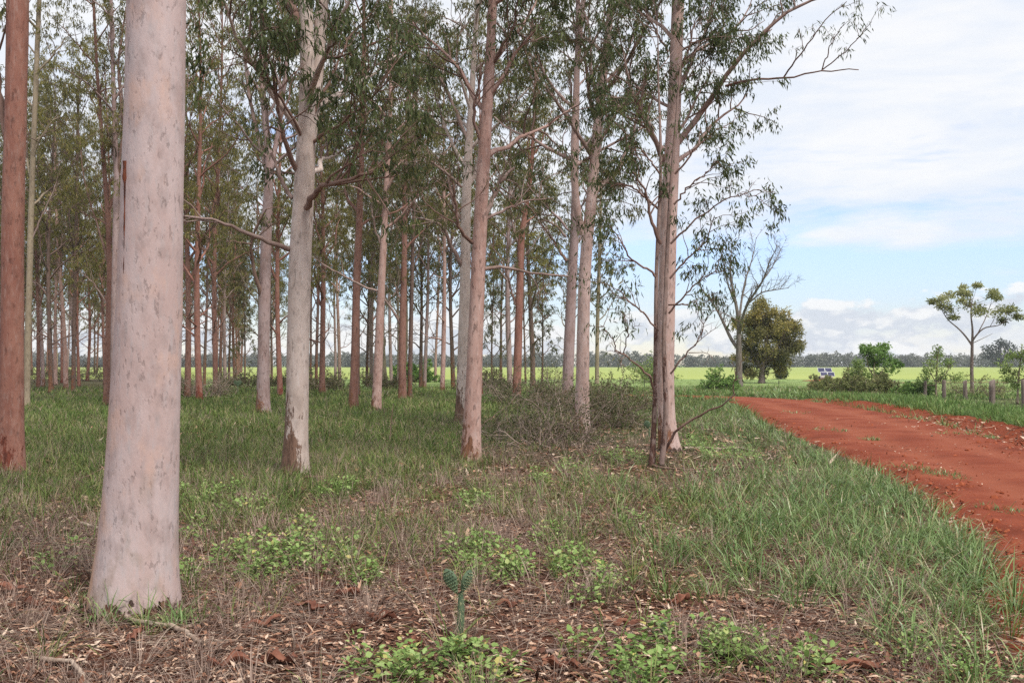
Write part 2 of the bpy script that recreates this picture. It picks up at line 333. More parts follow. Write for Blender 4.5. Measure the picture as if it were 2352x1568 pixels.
# thin red farm track at the near margin of the crop
tx = np.linspace(28, 90, 40); tr = MB()
TX = np.stack([tx, tx]); TY = np.stack([88+.12*(tx-28), 89.6+.12*(tx-28)]); tr.add(np.stack([TX, TY, np.full_like(TX, .03)], -1), grid(TX, TY))
tag(tr.build('track', M['red_dirt']), kind='structure')

# ------------------------------------------------------------------ branch growth
def grow(st, dr, L, nseg, rng, up=.0, wob=.18):
    m = len(st); pts = [st]; d = nrm(dr); p = st
    for i in range(nseg):
        d = nrm(d+rng.normal(0, wob, (m, 3))+np.array([0, 0, up])); p = p+d*(L/nseg)[:, None]; pts.append(p)
    return np.stack(pts, 1)
def kids(paths, r0, per, rng, t0=.25, t1=1., ang=(25, 60), upb=0.):
    m, n = paths.shape[:2]; M_ = m*per
    pi = np.repeat(np.arange(m), per); t = t0+(t1-t0)*(np.tile((np.arange(per)+.5)/per, m)+rng.uniform(-.5, .5, M_)/per); t = np.clip(t, 0, .999)
    k = t*(n-1); i = k.astype(int); f = (k-i)[:, None]
    s = paths[pi, i]*(1-f)+paths[pi, i+1]*f; tan = nrm(paths[pi, i+1]-paths[pi, i])
    q = rng.normal(size=(M_, 3)); q = nrm(q-(q*tan).sum(1, keepdims=True)*tan)
    a = np.radians(rng.uniform(*ang, M_))[:, None]
    d = nrm(tan*np.cos(a)+q*np.sin(a)+np.array([0, 0, upb]))
    return s, d, t, pi
def taper(r0, n, end=.35, pw=1.): return r0[:, None]*(1-(1-end)*np.linspace(0, 1, n)[None]**pw)
def spray(mb, paths, per, rng, L, W, hang=.8, jit=.06, tint=(.25, .3), t0=.15):
    m, n = paths.shape[:2]; K = m*per
    pi = np.repeat(np.arange(m), per); t = rng.uniform(t0, .999, K); k = t*(n-1); i = k.astype(int); f = (k-i)[:, None]
    b = paths[pi, i]*(1-f)+paths[pi, i+1]*f+rng.normal(0, jit, (K, 3)); tan = paths[pi, i+1]-paths[pi, i]
    ax = nrm(rng.normal(0, .5, (K, 3))+nrm(tan)*.35+np.array([0, 0, -hang])); s = nrm(np.cross(ax, rng.normal(size=(K, 3))))
    br = np.repeat(rng.normal(0, .12, m), per)
    mb.leaves(b, ax, s, L*rng.uniform(.65, 1.25, K), W*rng.uniform(.7, 1.3, K), np.clip(rng.normal(tint[0], tint[1]*.5, K)+br, 0, 1))

def smooth_path(pts, n):
    pts = np.asarray(pts, float); s = np.r_[0, np.cumsum(np.linalg.norm(np.diff(pts[:, :3], axis=0), axis=1))]
    t = np.linspace(0, s[-1], n); q = np.stack([np.interp(t, s, pts[:, k]) for k in range(pts.shape[1])], 1)
    for _ in range(max(2, n//12)): q[1:-1] = (q[:-2]+2*q[1:-1]+q[2:])/4
    return q
def foliate(bw, cr, l1, r1, rng, c, t0=.3, thick=True):
    """twigs and leaf sprays on limb paths l1 (m,n,3)"""
    s, d, t, pi = kids(l1, r1, c['n2'], rng, t0, 1., (25, 65), c.get('upb', .1))
    L2 = c['l2']*rng.uniform(.6, 1.25, len(s)); r2 = np.maximum(r1[pi]*(1-.65*t)*.6, .006)
    p2 = grow(s, d, L2, 5, rng, c.get('up2', .02), .2); bw.tubes(p2, taper(r2, 6, .35), 4)
    s, d, t, pi = kids(p2, r2, c['n3'], rng, c.get('t3', .5), 1., (25, 70), 0.)
    L3 = c['l2']*.38*rng.uniform(.5, 1.3, len(s)); r3 = np.maximum(r2[pi]*.4, c.get('rt', .004))
    p3 = grow(s, d, L3, 4, rng, -.05, .22); bw.tubes(p3, taper(r3, 5, .3), 3)
    if c['nl']:
        spray(cr, p3, int(c['nl']*1.45), rng, c['L'], c['W'], c.get('hang', 1.2), c.get('jit', .05), c.get('tint', (.42, .3)), .45)
        spray(cr, p2, max(1, c['nl']//4), rng, c['L'], c['W'], c.get('hang', 1.2), c.get('jit', .05), c.get('tint', (.42, .3)), .7)

def trunk_tube(mb, q, k, rng, lump=.03, flare=.35, fl_h=.35):
    """q (n,4) x y z r, base first: rings with slight lumps and a flared foot"""
    h = q[:, 2]-q[0, 2]; r = q[:, 3]*(1+flare*np.exp(-h/fl_h))
    n = len(q); th = np.arange(k)/k*2*math.pi
    ph = rng.uniform(0, 6.28, 6)
    R_ = r[:, None]*(1+lump*(np.sin(2*th+ph[0]+h[:, None]*.9)+.6*np.sin(3*th+ph[1]-h[:, None]*1.7)+.4*np.sin(h[:, None]*5+ph[2]+th)) + (flare*.5*np.exp(-h/fl_h*1.3))[:, None]*np.sin(4*th+ph[3])*.4)
    v = np.stack([q[:, 0:1]+R_*np.cos(th), q[:, 1:2]+R_*np.sin(th), np.repeat(q[:, 2:3], k, 1)], -1)
    i = np.arange(n*k).reshape(n, k)
    mb.add(v.reshape(-1, 3), np.stack([i[:-1], np.roll(i, -1, 1)[:-1], np.roll(i, -1, 1)[1:], i[1:]], -1).reshape(-1, 4))

def gum(name, label, d, pts, H, bark, crown, limbs=(), stems=(), seed=0, cat='tree', group=None, leaf='leaf_mid', twig='twig', k=14, flare=.3):
    """pts: (px,py,width px) from the foot upward, all at distance d; continued to height H. limbs: explicit limbs."""
    rng = np.random.default_rng(seed)
    q = [np.r_[P(a, b, d), w_*d/F/2] for a, b, w_ in pts]; base = q[0][:3].copy(); gz = float(ground_z(base[0:1], base[1:2])[0]); 
    q[0][2] = gz-.05; base[2] = gz
    top = q[-1]; dirx = (q[-1][:3]-q[-2][:3])/max(.1, (q[-1][2]-q[-2][2]))
    if H > top[2]+.5:
        for f in (.33, .66, 1.):
            z = top[2]+(H-top[2])*f; e = top[:3]+dirx*(z-top[2])*.8+rng.normal(0, .12, 3)*f; e[2] = z
            q.append(np.r_[e, top[3]*(1-.85*f)])
    path = smooth_path(q, max(24, int(H*4))); root = thing(name, label, cat, base, group)
    tk, bw, cr = MB(), MB(), MB()
    trunk_tube(tk, path, k, rng, .025, flare)
    for st in stems:                                   # further stems that fork from the trunk
        sq = [np.r_[P(a, b, d+dd), w_*d/F/2] for a, b, w_, dd in st['pts']]
        e = sq[-1]; dx = (sq[-1][:3]-sq[-2][:3])/max(.1, abs(sq[-1][2]-sq[-2][2]))
        if st.get('H', 0) > e[2]+.5:
            for f in (.5, 1.): sq.append(np.r_[e[:3]+dx*(st['H']-e[2])*f, e[3]*(1-.8*f)])
        sp = smooth_path(sq, 30); tk.tubes(sp[:, :3], sp[:, 3], 10)
        if crown:
            zz = sp[:, 2]; ok = np.where(zz > crown['z0'])[0]
            if len(ok) > 4: auto_limbs(tk, bw, cr, sp[ok], max(3, crown['n']//3), crown, rng)
    for lb in limbs:
        dd = lb.get('dd', 0.); n_ = len(lb['pts'])
        lq = [np.r_[P(a, b, d+dd*i/(n_-1)), 0] for i, (a, b) in enumerate(lb['pts'])]
        lp = smooth_path(lq, 16); rr = np.linspace(lb['w'][0], lb['w'][1], 16)*d/F/2
        one = MB(); one.tubes(lp[:, :3]+np.r_[np.zeros((2, 3)), rng.normal(0, .012, (14, 3))], rr, 8); 
        cc = dict(crown or {}); cc.update(lb.get('c', {}))
        if cc and lb.get('leafy', True): foliate(one, cr, lp[None, :, :3], np.array([rr[0]]), rng, cc, lb.get('t0', .4))
        one.build('limb', M[lb.get('mat', 'limb')], root, base)
    if crown:
        ok = np.where(path[:, 2] > crown['z0'])[0]
        if len(ok) > 4: auto_limbs(tk, bw, cr, path[ok], crown['n'], crown, rng)
    tk.build('trunk', M[bark], root, base)
    if bw.n: bw.build('twig_sprays', M[twig], root, base)
    if cr.n: cr.build('crown', M[leaf], root, base)
    return root
def auto_limbs(tk, bw, cr, tp, n, c, rng):
    m = len(tp); t = (np.arange(n)+rng.uniform(.1, .9, n))/n; i = np.clip((t*(m-1)).astype(int), 0, m-2)
    s = tp[i, :3]; az = np.arange(n)*2.4+rng.uniform(0, 1.2, n)+c.get('az', 0)
    a = np.radians(c.get('a0', 50)-18*t+rng.uniform(-10, 10, n))
    dr = np.stack([np.cos(az)*np.sin(a), np.sin(az)*np.sin(a), np.cos(a)], 1)
    L = c['l1']*(1.05-.45*t)*rng.uniform(.7, 1.25, n); r = np.minimum(tp[i, 3]*.6, (.014+.016*L)*c.get('rk', 1))
    p1 = grow(s, dr, L, 7, rng, c.get('up1', .05), .16); tk.tubes(p1, taper(r, 8, .25), 6)
    foliate(bw, cr, p1, r, rng, c, c.get('t0', .3))

# ------------------------------------------------------------------ the gums one can name
near = dict(n=19, z0=4, l1=2.4, l2=1.0, n2=7, n3=5, nl=13, L=.145, W=.026, tint=(.38, .3))
mid = dict(n=19, z0=6, l1=2.6, l2=1.15, n2=6, n3=5, nl=9, L=.18, W=.036, tint=(.42, .32))
top = dict(n=9, z0=9, l1=2.6, l2=1.2, n2=6, n3=4, nl=8, L=.2, W=.04)

big = gum('gum_tree', 'thick pale pinkish grey trunk with dark freckles, the largest tree', dist(1395),
    [(308, 1397, 178), (318, 1250, 163), (330, 1050, 153), (339, 800, 146), (347, 500, 139), (355, 250, 134), (361, 0, 135)], 19, 'bark_big', dict(top, z0=8.5), seed=1, k=48, flare=.22)
gum('gum_tree', 'smooth red brown trunk cut by the photo edge, beside the thick pale one', dist(1090),
    [(26, 1092, 58), (26, 950, 53), (28, 700, 48), (30, 500, 47), (36, 250, 47), (41, 0, 50)], 17, 'bark_red', dict(top, z0=7.6),
    limbs=[dict(pts=[(22, 350), (5, 250), (-15, 130), (-30, 0)], w=(20, 13), mat='limb_dark', dd=.5)], seed=2, k=24)
gum('gum_tree', 'thin olive tan trunk just behind the red brown one', 39.,
    [(60, 932, 15), (66, 700, 14), (74, 400, 12), (84, 150, 11), (90, 0, 10)], 19, 'bark_olive', dict(mid, z0=7.5, n=12), seed=3,
    limbs=[dict(pts=[(70, 560), (85, 520), (110, 470), (130, 420)], w=(5, 2))], leaf='leaf_far')
gum('gum_tree', 'dark reddish trunk with flaking bark, hard against the thick pale trunk', 40.6,
    [(244, 930, 15), (247, 800, 13), (252, 640, 12), (248, 500, 11), (235, 330, 9), (222, 150, 7), (215, 0, 6)], 19, 'bark_rust', dict(mid, z0=6, n=16), seed=4, leaf='leaf_far',
    limbs=[dict(pts=[(250, 610), (225, 520), (195, 430), (180, 300)], w=(6, 2), mat='limb_dark'), dict(pts=[(247, 700), (215, 650), (180, 620)], w=(4, 1.5))])
gum('gum_tree', 'mauve trunk half hidden by the thick pale trunk', 39.8,
    [(263, 934, 18), (262, 750, 15), (266, 520, 14), (268, 400, 12), (262, 250, 10), (255, 0, 8)], 19, 'bark_mauve', dict(mid, z0=8, n=14), seed=5, leaf='leaf_far',
    limbs=[dict(pts=[(266, 420), (285, 300), (270, 150), (290, 20)], w=(8, 4), mat='limb_dark')])
gum('gum_tree', 'thin dark trunk standing alone in the grass, crown starting low', 60.,
    [(168, 900, 9), (170, 750, 9), (174, 560, 8), (176, 450, 7), (180, 200, 6)], 20, 'bark_brown', dict(mid, z0=6.5, n=15, l1=3), seed=6, leaf='leaf_far',
    stems=[dict(pts=[(173, 600, 5, 0), (160, 520, 4, .3), (155, 420, 4, .5), (150, 330, 3, .6)], H=16)])
gum('gum_tree', 'mauve grey trunk with a dark curved low limb, forked above', dist(950),
    [(604, 951, 30), (606, 800, 27), (609, 620, 25), (614, 480, 23), (620, 380, 19), (612, 300, 15), (600, 180, 13), (604, 0, 12)], 18, 'bark_mauve', dict(mid, z0=7.2, n=15, l1=2.6), seed=7, k=20,
    limbs=[dict(pts=[(603, 690), (590, 650), (578, 600), (574, 560), (590, 520), (612, 480)], w=(11, 3), mat='limb_dark', dd=-1.2),
           dict(pts=[(612, 395), (598, 330), (580, 260), (565, 180), (560, 80)], w=(11, 5), dd=.6)],
    stems=[dict(pts=[(622, 390, 12, 0), (640, 300, 11, .3), (655, 180, 10, .5), (668, 40, 9, .6)], H=16)])
gum('gum_tree', 'pale grey trunk with flaky brown bark on one side of its foot', dist(1095),
    [(676, 1097, 56), (681, 1000, 52), (684, 850, 52), (687, 700, 52), (690, 560, 50), (698, 440, 46), (704, 330, 42), (706, 220, 34), (706, 100, 31), (703, 0, 30)], 15, 'bark_pale', dict(near, z0=4.0, n=17), seed=8, k=28, leaf='leaf_near',
    stems=[dict(pts=[(708, 350, 30, .1), (722, 230, 32, .2), (733, 120, 31, .3), (740, 0, 30, .35)], H=14)],
    limbs=[dict(pts=[(672, 574), (650, 570), (610, 556), (560, 530), (500, 507), (425, 494)], w=(13, 4), dd=-.8, t0=.6, c=dict(n2=4, n3=3, nl=2)),
           dict(pts=[(690, 490), (712, 465), (733, 430), (745, 425), (800, 412), (860, 400)], w=(17, 4), mat='limb_dark', dd=-1.0, c=dict(nl=11, n2=9)),
           dict(pts=[(672, 455), (650, 430), (638, 390), (622, 350)], w=(11, 7), leafy=False),
           dict(pts=[(688, 400), (668, 370), (648, 300), (636, 230), (628, 170)], w=(14, 5), mat='limb_dark', dd=-.7, c=dict(nl=12, n2=9)),
           dict(pts=[(692, 60), (672, 20), (650, -30)], w=(20, 14), mat='limb_dark', leafy=False),
           dict(pts=[(700, 330), (650, 230), (590, 160), (530, 110)], w=(8, 2), mat='limb_dark', dd=-1.4, c=dict(nl=12, n2=9)),
           dict(pts=[(715, 330), (790, 280), (850, 230), (900, 180)], w=(9, 2), mat='limb_dark', dd=-1.2, c=dict(nl=12, n2=10)),
           dict(pts=[(712, 280), (760, 180), (800, 90), (850, 30)], w=(9, 2), mat='limb_dark', dd=.4, c=dict(nl=12, n2=10))])
gum('gum_tree', 'straight rust pink trunk with knots, thin dark one tight behind it', dist(940),
    [(811, 942, 21), (816, 800, 19), (819, 650, 17), (826, 500, 15), (832, 300, 12), (836, 100, 10)], 18, 'bark_rust', dict(mid, z0=6.2), seed=9, k=18)
gum('gum_tree', 'leaning mauve pink trunk with black scars down its face', dist(943),
    [(864, 944, 22), (868, 850, 20), (874, 700, 18), (881, 560, 16), (886, 450, 12), (895, 300, 10), (900, 100, 8)], 18, 'bark_pink', dict(mid, z0=6), seed=10, k=18,
    limbs=[dict(pts=[(866, 668), (840, 660), (800, 640), (760, 618), (712, 586)], w=(6, 2), dd=-.5, c=dict(n2=4, nl=3)), dict(pts=[(874, 560), (862, 530), (858, 500), (850, 470)], w=(5, 3))])
gum('gum_tree', 'rust trunk dividing into a low V, its foot blackened', 47.5,
    [(924, 917, 19), (924, 800, 17), (926, 700, 15), (929, 560, 13), (930, 400, 11), (938, 200, 9)], 19, 'bark_rust', dict(mid, z0=7), seed=11, k=16,
    limbs=[dict(pts=[(920, 745), (905, 715), (885, 690), (870, 660)], w=(7, 3)), dict(pts=[(924, 700), (912, 670), (905, 640)], w=(6, 3))])
gum('gum_tree', 'narrow brown rough barked trunk touching the V shaped rust trunk', 48.,
    [(941, 915, 11), (943, 800, 10), (946, 650, 9), (950, 500, 8), (955, 300, 6)], 18, 'bark_brown', dict(mid, z0=6, n=12), seed=12)
gum('gum_tree', 'pale trunk overlapped by the salmon pink one in front', dist(975),
    [(1060, 977, 30), (1064, 850, 27), (1068, 650, 24), (1071, 450, 22), (1075, 370, 20), (1082, 250, 14), (1090, 100, 11)], 16, 'bark_pale', dict(mid, z0=5.6, n=16, L=.17, W=.032), seed=13, k=20,
    limbs=[dict(pts=[(1064, 615), (1050, 590), (1030, 560), (1022, 520), (990, 505), (945, 500)], w=(12, 3), dd=-.6),
           dict(pts=[(1062, 505), (1045, 480), (1035, 440), (1028, 400)], w=(9, 4), dd=.4), dict(pts=[(1060, 430), (1030, 400), (990, 370), (960, 355)], w=(7, 3), dd=-.5),
           dict(pts=[(1076, 330), (1040, 240), (1010, 180), (980, 120)], w=(10, 4), dd=-.5)])
gum('gum_tree', 'tall salmon pink trunk at the front of the row, mid picture', dist(1058),
    [(1081, 1060, 44), (1085, 950, 40), (1091, 800, 36), (1097, 650, 33), (1104, 500, 31), (1113, 330, 28), (1122, 200, 25), (1129, 80, 22), (1132, 0, 20)], 15, 'bark_pink', dict(near, z0=4.8, n=20, l1=2.1), seed=14, k=28, leaf='leaf_near',
    limbs=[dict(pts=[(1088, 560), (1068, 545), (1052, 520), (1045, 470), (1040, 420)], w=(9, 4), mat='limb_dark', dd=-.6, c=dict(nl=3)),
           dict(pts=[(1112, 500), (1125, 470), (1145, 420), (1180, 388)], w=(14, 6), dd=.8, c=dict(nl=4)), dict(pts=[(1112, 505), (1160, 480), (1210, 462), (1270, 455)], w=(8, 2), dd=.6, c=dict(nl=5)),
           dict(pts=[(1110, 618), (1150, 612), (1180, 618), (1230, 630), (1305, 634)], w=(9, 4), dd=1.2, t0=.5, c=dict(n2=3, nl=1)),
           dict(pts=[(1106, 330), (1090, 290), (1085, 240), (1100, 200), (1106, 150)], w=(9, 4), mat='limb_dark', dd=-.4, c=dict(nl=6)),
           dict(pts=[(1132, 150), (1150, 110), (1178, 70), (1190, 0)], w=(9, 3), mat='limb_dark', dd=-.5)])
gum('gum_tree', 'red trunk with a level crooked limb to its side, between pink trunks', 48.,
    [(1186, 916, 20), (1190, 800, 18), (1193, 680, 17), (1197, 540, 16), (1205, 500, 10), (1220, 400, 9), (1230, 200, 7)], 18, 'bark_red', dict(mid, z0=8, n=14), seed=15, k=16,
    limbs=[dict(pts=[(1184, 700), (1172, 660), (1165, 630), (1150, 600)], w=(6, 3), mat='limb_dark'), dict(pts=[(1192, 560), (1180, 530), (1170, 480)], w=(7, 3))])
gum('gum_tree', 'mauve grey trunk rising out of the twiggy bush', dist(934),
    [(1302, 936, 27), (1307, 800, 25), (1313, 650, 22), (1320, 540, 20), (1321, 400, 16), (1325, 200, 13), (1328, 0, 11)], 18, 'bark_mauve', dict(mid, z0=5.5, n=16), seed=16, k=20, leaf='leaf_mid',
    limbs=[dict(pts=[(1302, 600), (1285, 575), (1262, 540), (1240, 510)], w=(8, 3), mat='limb_dark', dd=.5), dict(pts=[(1300, 545), (1280, 520), (1240, 500)], w=(6, 3))])
gum('gum_tree', 'salmon pink trunk dividing into two tall stems above the bush', dist(995),
    [(1336, 997, 34), (1338, 850, 30), (1341, 700, 29), (1344, 600, 28), (1352, 520, 26), (1362, 420, 24), (1370, 320, 22), (1382, 200, 20), (1396, 80, 17), (1408, -20, 15)], 16, 'bark_blush', dict(near, z0=5.4, n=20, l1=2.6), seed=17, k=26,
    stems=[dict(pts=[(1338, 540, 20, 0), (1325, 490, 18, -.1), (1317, 400, 16, -.2), (1320, 280, 15, -.2), (1327, 120, 13, -.2), (1340, 0, 12, -.2)], H=14)],
    limbs=[dict(pts=[(1360, 360), (1330, 315), (1300, 265), (1265, 215), (1230, 180), (1205, 120)], w=(10, 4), dd=-1., c=dict(nl=9)),
           dict(pts=[(1372, 290), (1355, 230), (1348, 160), (1340, 90)], w=(12, 5), mat='limb_dark', dd=.6), dict(pts=[(1384, 215), (1430, 160), (1480, 70), (1520, 0)], w=(10, 5), mat='limb_dark', dd=-.8),
           dict(pts=[(1352, 500), (1362, 460), (1365, 420)], w=(8, 4), mat='limb_dark'), dict(pts=[(1376, 250), (1410, 280), (1450, 320), (1480, 400)], w=(6, 2), mat='limb_dark', dd=-.6)])
gum('gum_tree', 'slim leafy gum seen past the pink twin stem, at the crop edge', 84.,
    [(1371, 882, 9), (1372, 760, 9), (1375, 650, 8), (1378, 540, 7), (1382, 400, 5)], 21, 'bark_olive', dict(mid, z0=5.2, n=22, l1=3.2, L=.28, W=.05), seed=18, leaf='leaf_mid')
edge_c = dict(near, z0=5.0, n=22, l1=1.8, nl=16, L=.115, W=.025, tint=(.45, .3))
gum('gum_tree', 'pale pink trunk ending the row, one long bare limb reaching over the field', 18.7,
    [(1540, 1030, 44), (1529, 960, 38), (1529, 800, 38), (1532, 650, 38), (1536, 500, 38), (1542, 370, 37), (1548, 260, 32), (1553, 130, 29), (1558, 0, 28)], 14, 'bark_blush', edge_c, seed=19, k=28, leaf='leaf_edge',
    limbs=[dict(pts=[(1556, 330), (1590, 285), (1640, 215), (1665, 180), (1690, 140), (1722, 108), (1770, 60), (1830, 10), (1900, -8)], w=(15, 5), dd=-.8, t0=.6, c=dict(n2=5, n3=3, nl=2, l2=.45, upb=.5, up2=.1)),
           dict(pts=[(1666, 198), (1700, 188), (1760, 180), (1800, 181), (1850, 172), (1890, 160), (1930, 158), (1972, 160)], w=(6, 2), mat='limb_dark', dd=-1.2, t0=.5, leafy=False),
           dict(pts=[(1799, 180), (1812, 160), (1835, 128), (1870, 80), (1910, 30), (1945, 5)], w=(4, 1.5), mat='limb_dark', dd=-1.3, t0=.2, c=dict(n2=5, n3=3, nl=4, l2=.35, L=.13, W=.02)),
           dict(pts=[(1888, 161), (1900, 120), (1920, 80), (1940, 50)], w=(3, 1.2), mat='limb_dark', dd=-1.0, t0=.4, c=dict(n2=3, n3=3, nl=5, l2=.35, L=.13, W=.02)),
           dict(pts=[(1890, 160), (1940, 120), (1975, 85), (2000, 50)], w=(3, 1.2), mat='limb_dark', dd=-1.0, t0=.35, c=dict(n2=4, n3=3, nl=5, l2=.35, L=.13, W=.02)),
           dict(pts=[(1525, 370), (1505, 320), (1480, 270), (1450, 210)], w=(13, 7), dd=-.8), dict(pts=[(1558, 200), (1600, 120), (1625, 60), (1640, 0)], w=(8, 3), dd=.5, c=dict(nl=11)),
           dict(pts=[(1560, 120), (1610, 90), (1660, 80), (1685, 100)], w=(6, 2), dd=-.4, t0=.2, c=dict(nl=14, n2=8)),
           dict(pts=[(1535, 120), (1500, 60), (1480, 20)], w=(6, 2), dd=-.4, t0=.2, c=dict(nl=14, n2=8)), dict(pts=[(1540, 260), (1580, 170), (1600, 100)], w=(6, 2), dd=-.6, t0=.2, c=dict(nl=14, n2=8))])
sap = dict(near, z0=30, n=0, l2=.6, n2=6, n3=4, nl=9, L=.11, W=.022, tint=(.42, .3))
def br(pts, w=(6, 2), **c): return dict(pts=pts, w=w, mat='limb_dark', dd=c.pop('dd', -.3), t0=c.pop('t0', .3), c=c)
gum('gum_tree', 'twin stemmed young gum with peeling dark bark, in front of the pale row end trunk', dist(1072),
    [(1496, 1072, 14), (1501, 1010, 12), (1504, 940, 11), (1506, 800, 10), (1507, 650, 9.5), (1512, 520, 9), (1519, 400, 8), (1515, 250, 5)], 7.5, 'bark_sapling', dict(sap, z0=6, n=4), seed=20, k=14, leaf='leaf_edge',
    stems=[dict(pts=[(1518, 1076, 14, -.1), (1524, 1030, 13, -.15), (1530, 970, 13, -.15), (1530, 900, 11, -.2), (1523, 800, 10, -.2), (1528, 700, 9.5, -.1), (1533, 560, 9, 0), (1541, 420, 8, 0), (1555, 250, 5, 0)], H=6.5)],
    limbs=[dict(pts=[(1504, 905), (1497, 870), (1475, 845), (1450, 828), (1432, 812), (1412, 808)], w=(6, 3), mat='limb_dark', dd=-.5, t0=.75, c=dict(n2=5, n3=3, nl=1, l2=.35)),
           br([(1432, 812), (1438, 780), (1444, 755), (1430, 720)], (3, 1.5), nl=2, l2=.35), br([(1412, 808), (1414, 790), (1395, 760), (1380, 745)], (3, 1.5), nl=2, l2=.35),
           br([(1540, 858), (1560, 835), (1590, 800), (1612, 765), (1622, 720)], (5, 1.2), nl=0, l2=.5, n2=6), br([(1510, 640), (1490, 620), (1455, 600), (1430, 560), (1405, 520)], (6, 2), nl=8), 
           br([(1512, 760), (1480, 720), (1440, 690), (1420, 660)], (5, 2), nl=5), br([(1518, 560), (1500, 530), (1490, 470), (1480, 430), (1440, 380)], (9, 3), nl=10, n2=8),
           br([(1536, 720), (1570, 680), (1610, 640), (1650, 620)], (5, 2), nl=9, n2=8), br([(1538, 640), (1580, 590), (1620, 560), (1640, 500)], (5, 2), nl=10, n2=8),
           br([(1540, 560), (1580, 520), (1620, 490), (1660, 462), (1700, 445), (1745, 435)], (5, 1.5), t0=.6, nl=2, l2=.3), br([(1700, 445), (1735, 450), (1765, 475), (1782, 490)], (2, 1), nl=6, l2=.25),
           br([(1548, 470), (1580, 430), (1620, 400), (1650, 370)], (5, 2), nl=9, n2=8), br([(1512, 480), (1470, 440), (1430, 420), (1400, 430)], (6, 2), nl=10, n2=8),
           br([(1535, 700), (1570, 700), (1600, 690), (1610, 720)], (4, 1.5), nl=9, n2=6), br([(1550, 400), (1600, 340), (1640, 300), (1670, 290)], (5, 2), nl=8, n2=7), br([(1516, 400), (1480, 350), (1450, 320), (1430, 300)], (5, 2), nl=11, n2=8),
           dict(pts=[(1530, 1030), (1548, 995), (1575, 970), (1610, 952), (1640, 940), (1668, 925), (1688, 903)], w=(7, 3), mat='limb_dark', dd=-.8, leafy=False),
           dict(pts=[(1686, 905), (1683, 880), (1690, 862), (1700, 845)], w=(3, 1), mat='limb_dark', dd=-.2, t0=.4, c=dict(n2=3, n3=2, nl=1, l2=.3))])

# ------------------------------------------------------------------ shared kinds for the rows behind
def kind_tree(seed, bark, leaf, H, r, crown):
    rng = np.random.default_rng(seed); z = np.linspace(-.1, H, 40)
    ph = rng.uniform(0, 6.28, 4)
    q = np.stack([.10*np.sin(z*.35+ph[0])-.1*math.sin(ph[0])+.012*z*rng.normal(), .10*np.sin(z*.3+ph[1])-.1*math.sin(ph[1]), z, r*(1-.82*(np.maximum(z, 0)/H)**1.1)], 1)
    o = thing('gum_tree', '', 'tree', (0, 0, 0)); tk, bw, cr = MB(), MB(), MB(); trunk_tube(tk, q, 12, rng, .03, .25)
    ok = np.where(z > crown['z0'])[0]; auto_limbs(tk, bw, cr, q[ok], crown['n'], crown, rng)
    if crown.get('low') and crown['z0'] > 4:
        lo = np.where((z > 2.5) & (z < crown['z0']))[0]; auto_limbs(tk, bw, MB(), q[lo], crown['low'], dict(crown, nl=0, l1=1.5, n2=3, n3=2, a0=70), rng)
    tk.build('trunk', M[bark], o); bw.build('twig_sprays', M['twig'], o); cr.build('crown', M[leaf], o); return o
kc = dict(n=24, z0=5.0, l1=3.0, l2=1.25, n2=6, n3=5, nl=6, L=.25, W=.05, tint=(.45, .38), rt=.007, low=4, rk=1.4, a0=42, up1=.09)
K = {'rust': kind_tree(101, 'bark_rust', 'leaf_far', 20, .15, kc), 'pink': kind_tree(102, 'bark_pink', 'leaf_mid', 19, .15, dict(kc, z0=7)),
     'brown': kind_tree(103, 'bark_brown', 'leaf_far', 18, .12, dict(kc, z0=5)), 'mauve': kind_tree(104, 'bark_mauve', 'leaf_far', 20, .14, dict(kc, z0=6.5)),
     'olive': kind_tree(105, 'bark_olive', 'leaf_mid', 17, .11, dict(kc, z0=4.5, n=18)), 'red': kind_tree(106, 'bark_red', 'leaf_far', 19, .14, kc),
     'leafy': kind_tree(107, 'bark_brown', 'leaf_mid', 12, .09, dict(kc, z0=1.8, n=20, l1=1.7, l2=.9))}
used = set(); RK = dict(rust=.15, pink=.15, brown=.12, mauve=.14, olive=.11, red=.14, leafy=.09)
def place(kind, px, d, wpx, label, group=None, rng=np.random.default_rng(7), hs=1.):
    s = np.clip(wpx*d/F/2/RK[kind]/1.05, .6, 1.9) if wpx else rng.uniform(.8, 1.25)
    x = (px-CX)*d/F; z = float(ground_z(np.array([x]), np.array([d]))[0])
    tl = (rng.normal(0, .012), rng.normal(0, .012)); a = rng.uniform(0, 6.28); h = hs*rng.uniform(.92, 1.15)
    if kind in used: return copy_tree(K[kind], (x, d, z), label, group, a, (s, s, h), tl)
    used.add(kind); o = K[kind]; o.location = (x, d, z); o.rotation_euler = (*tl, a); o.scale = (s, s, h); o['label'] = label
    if group: o['group'] = group
    return o
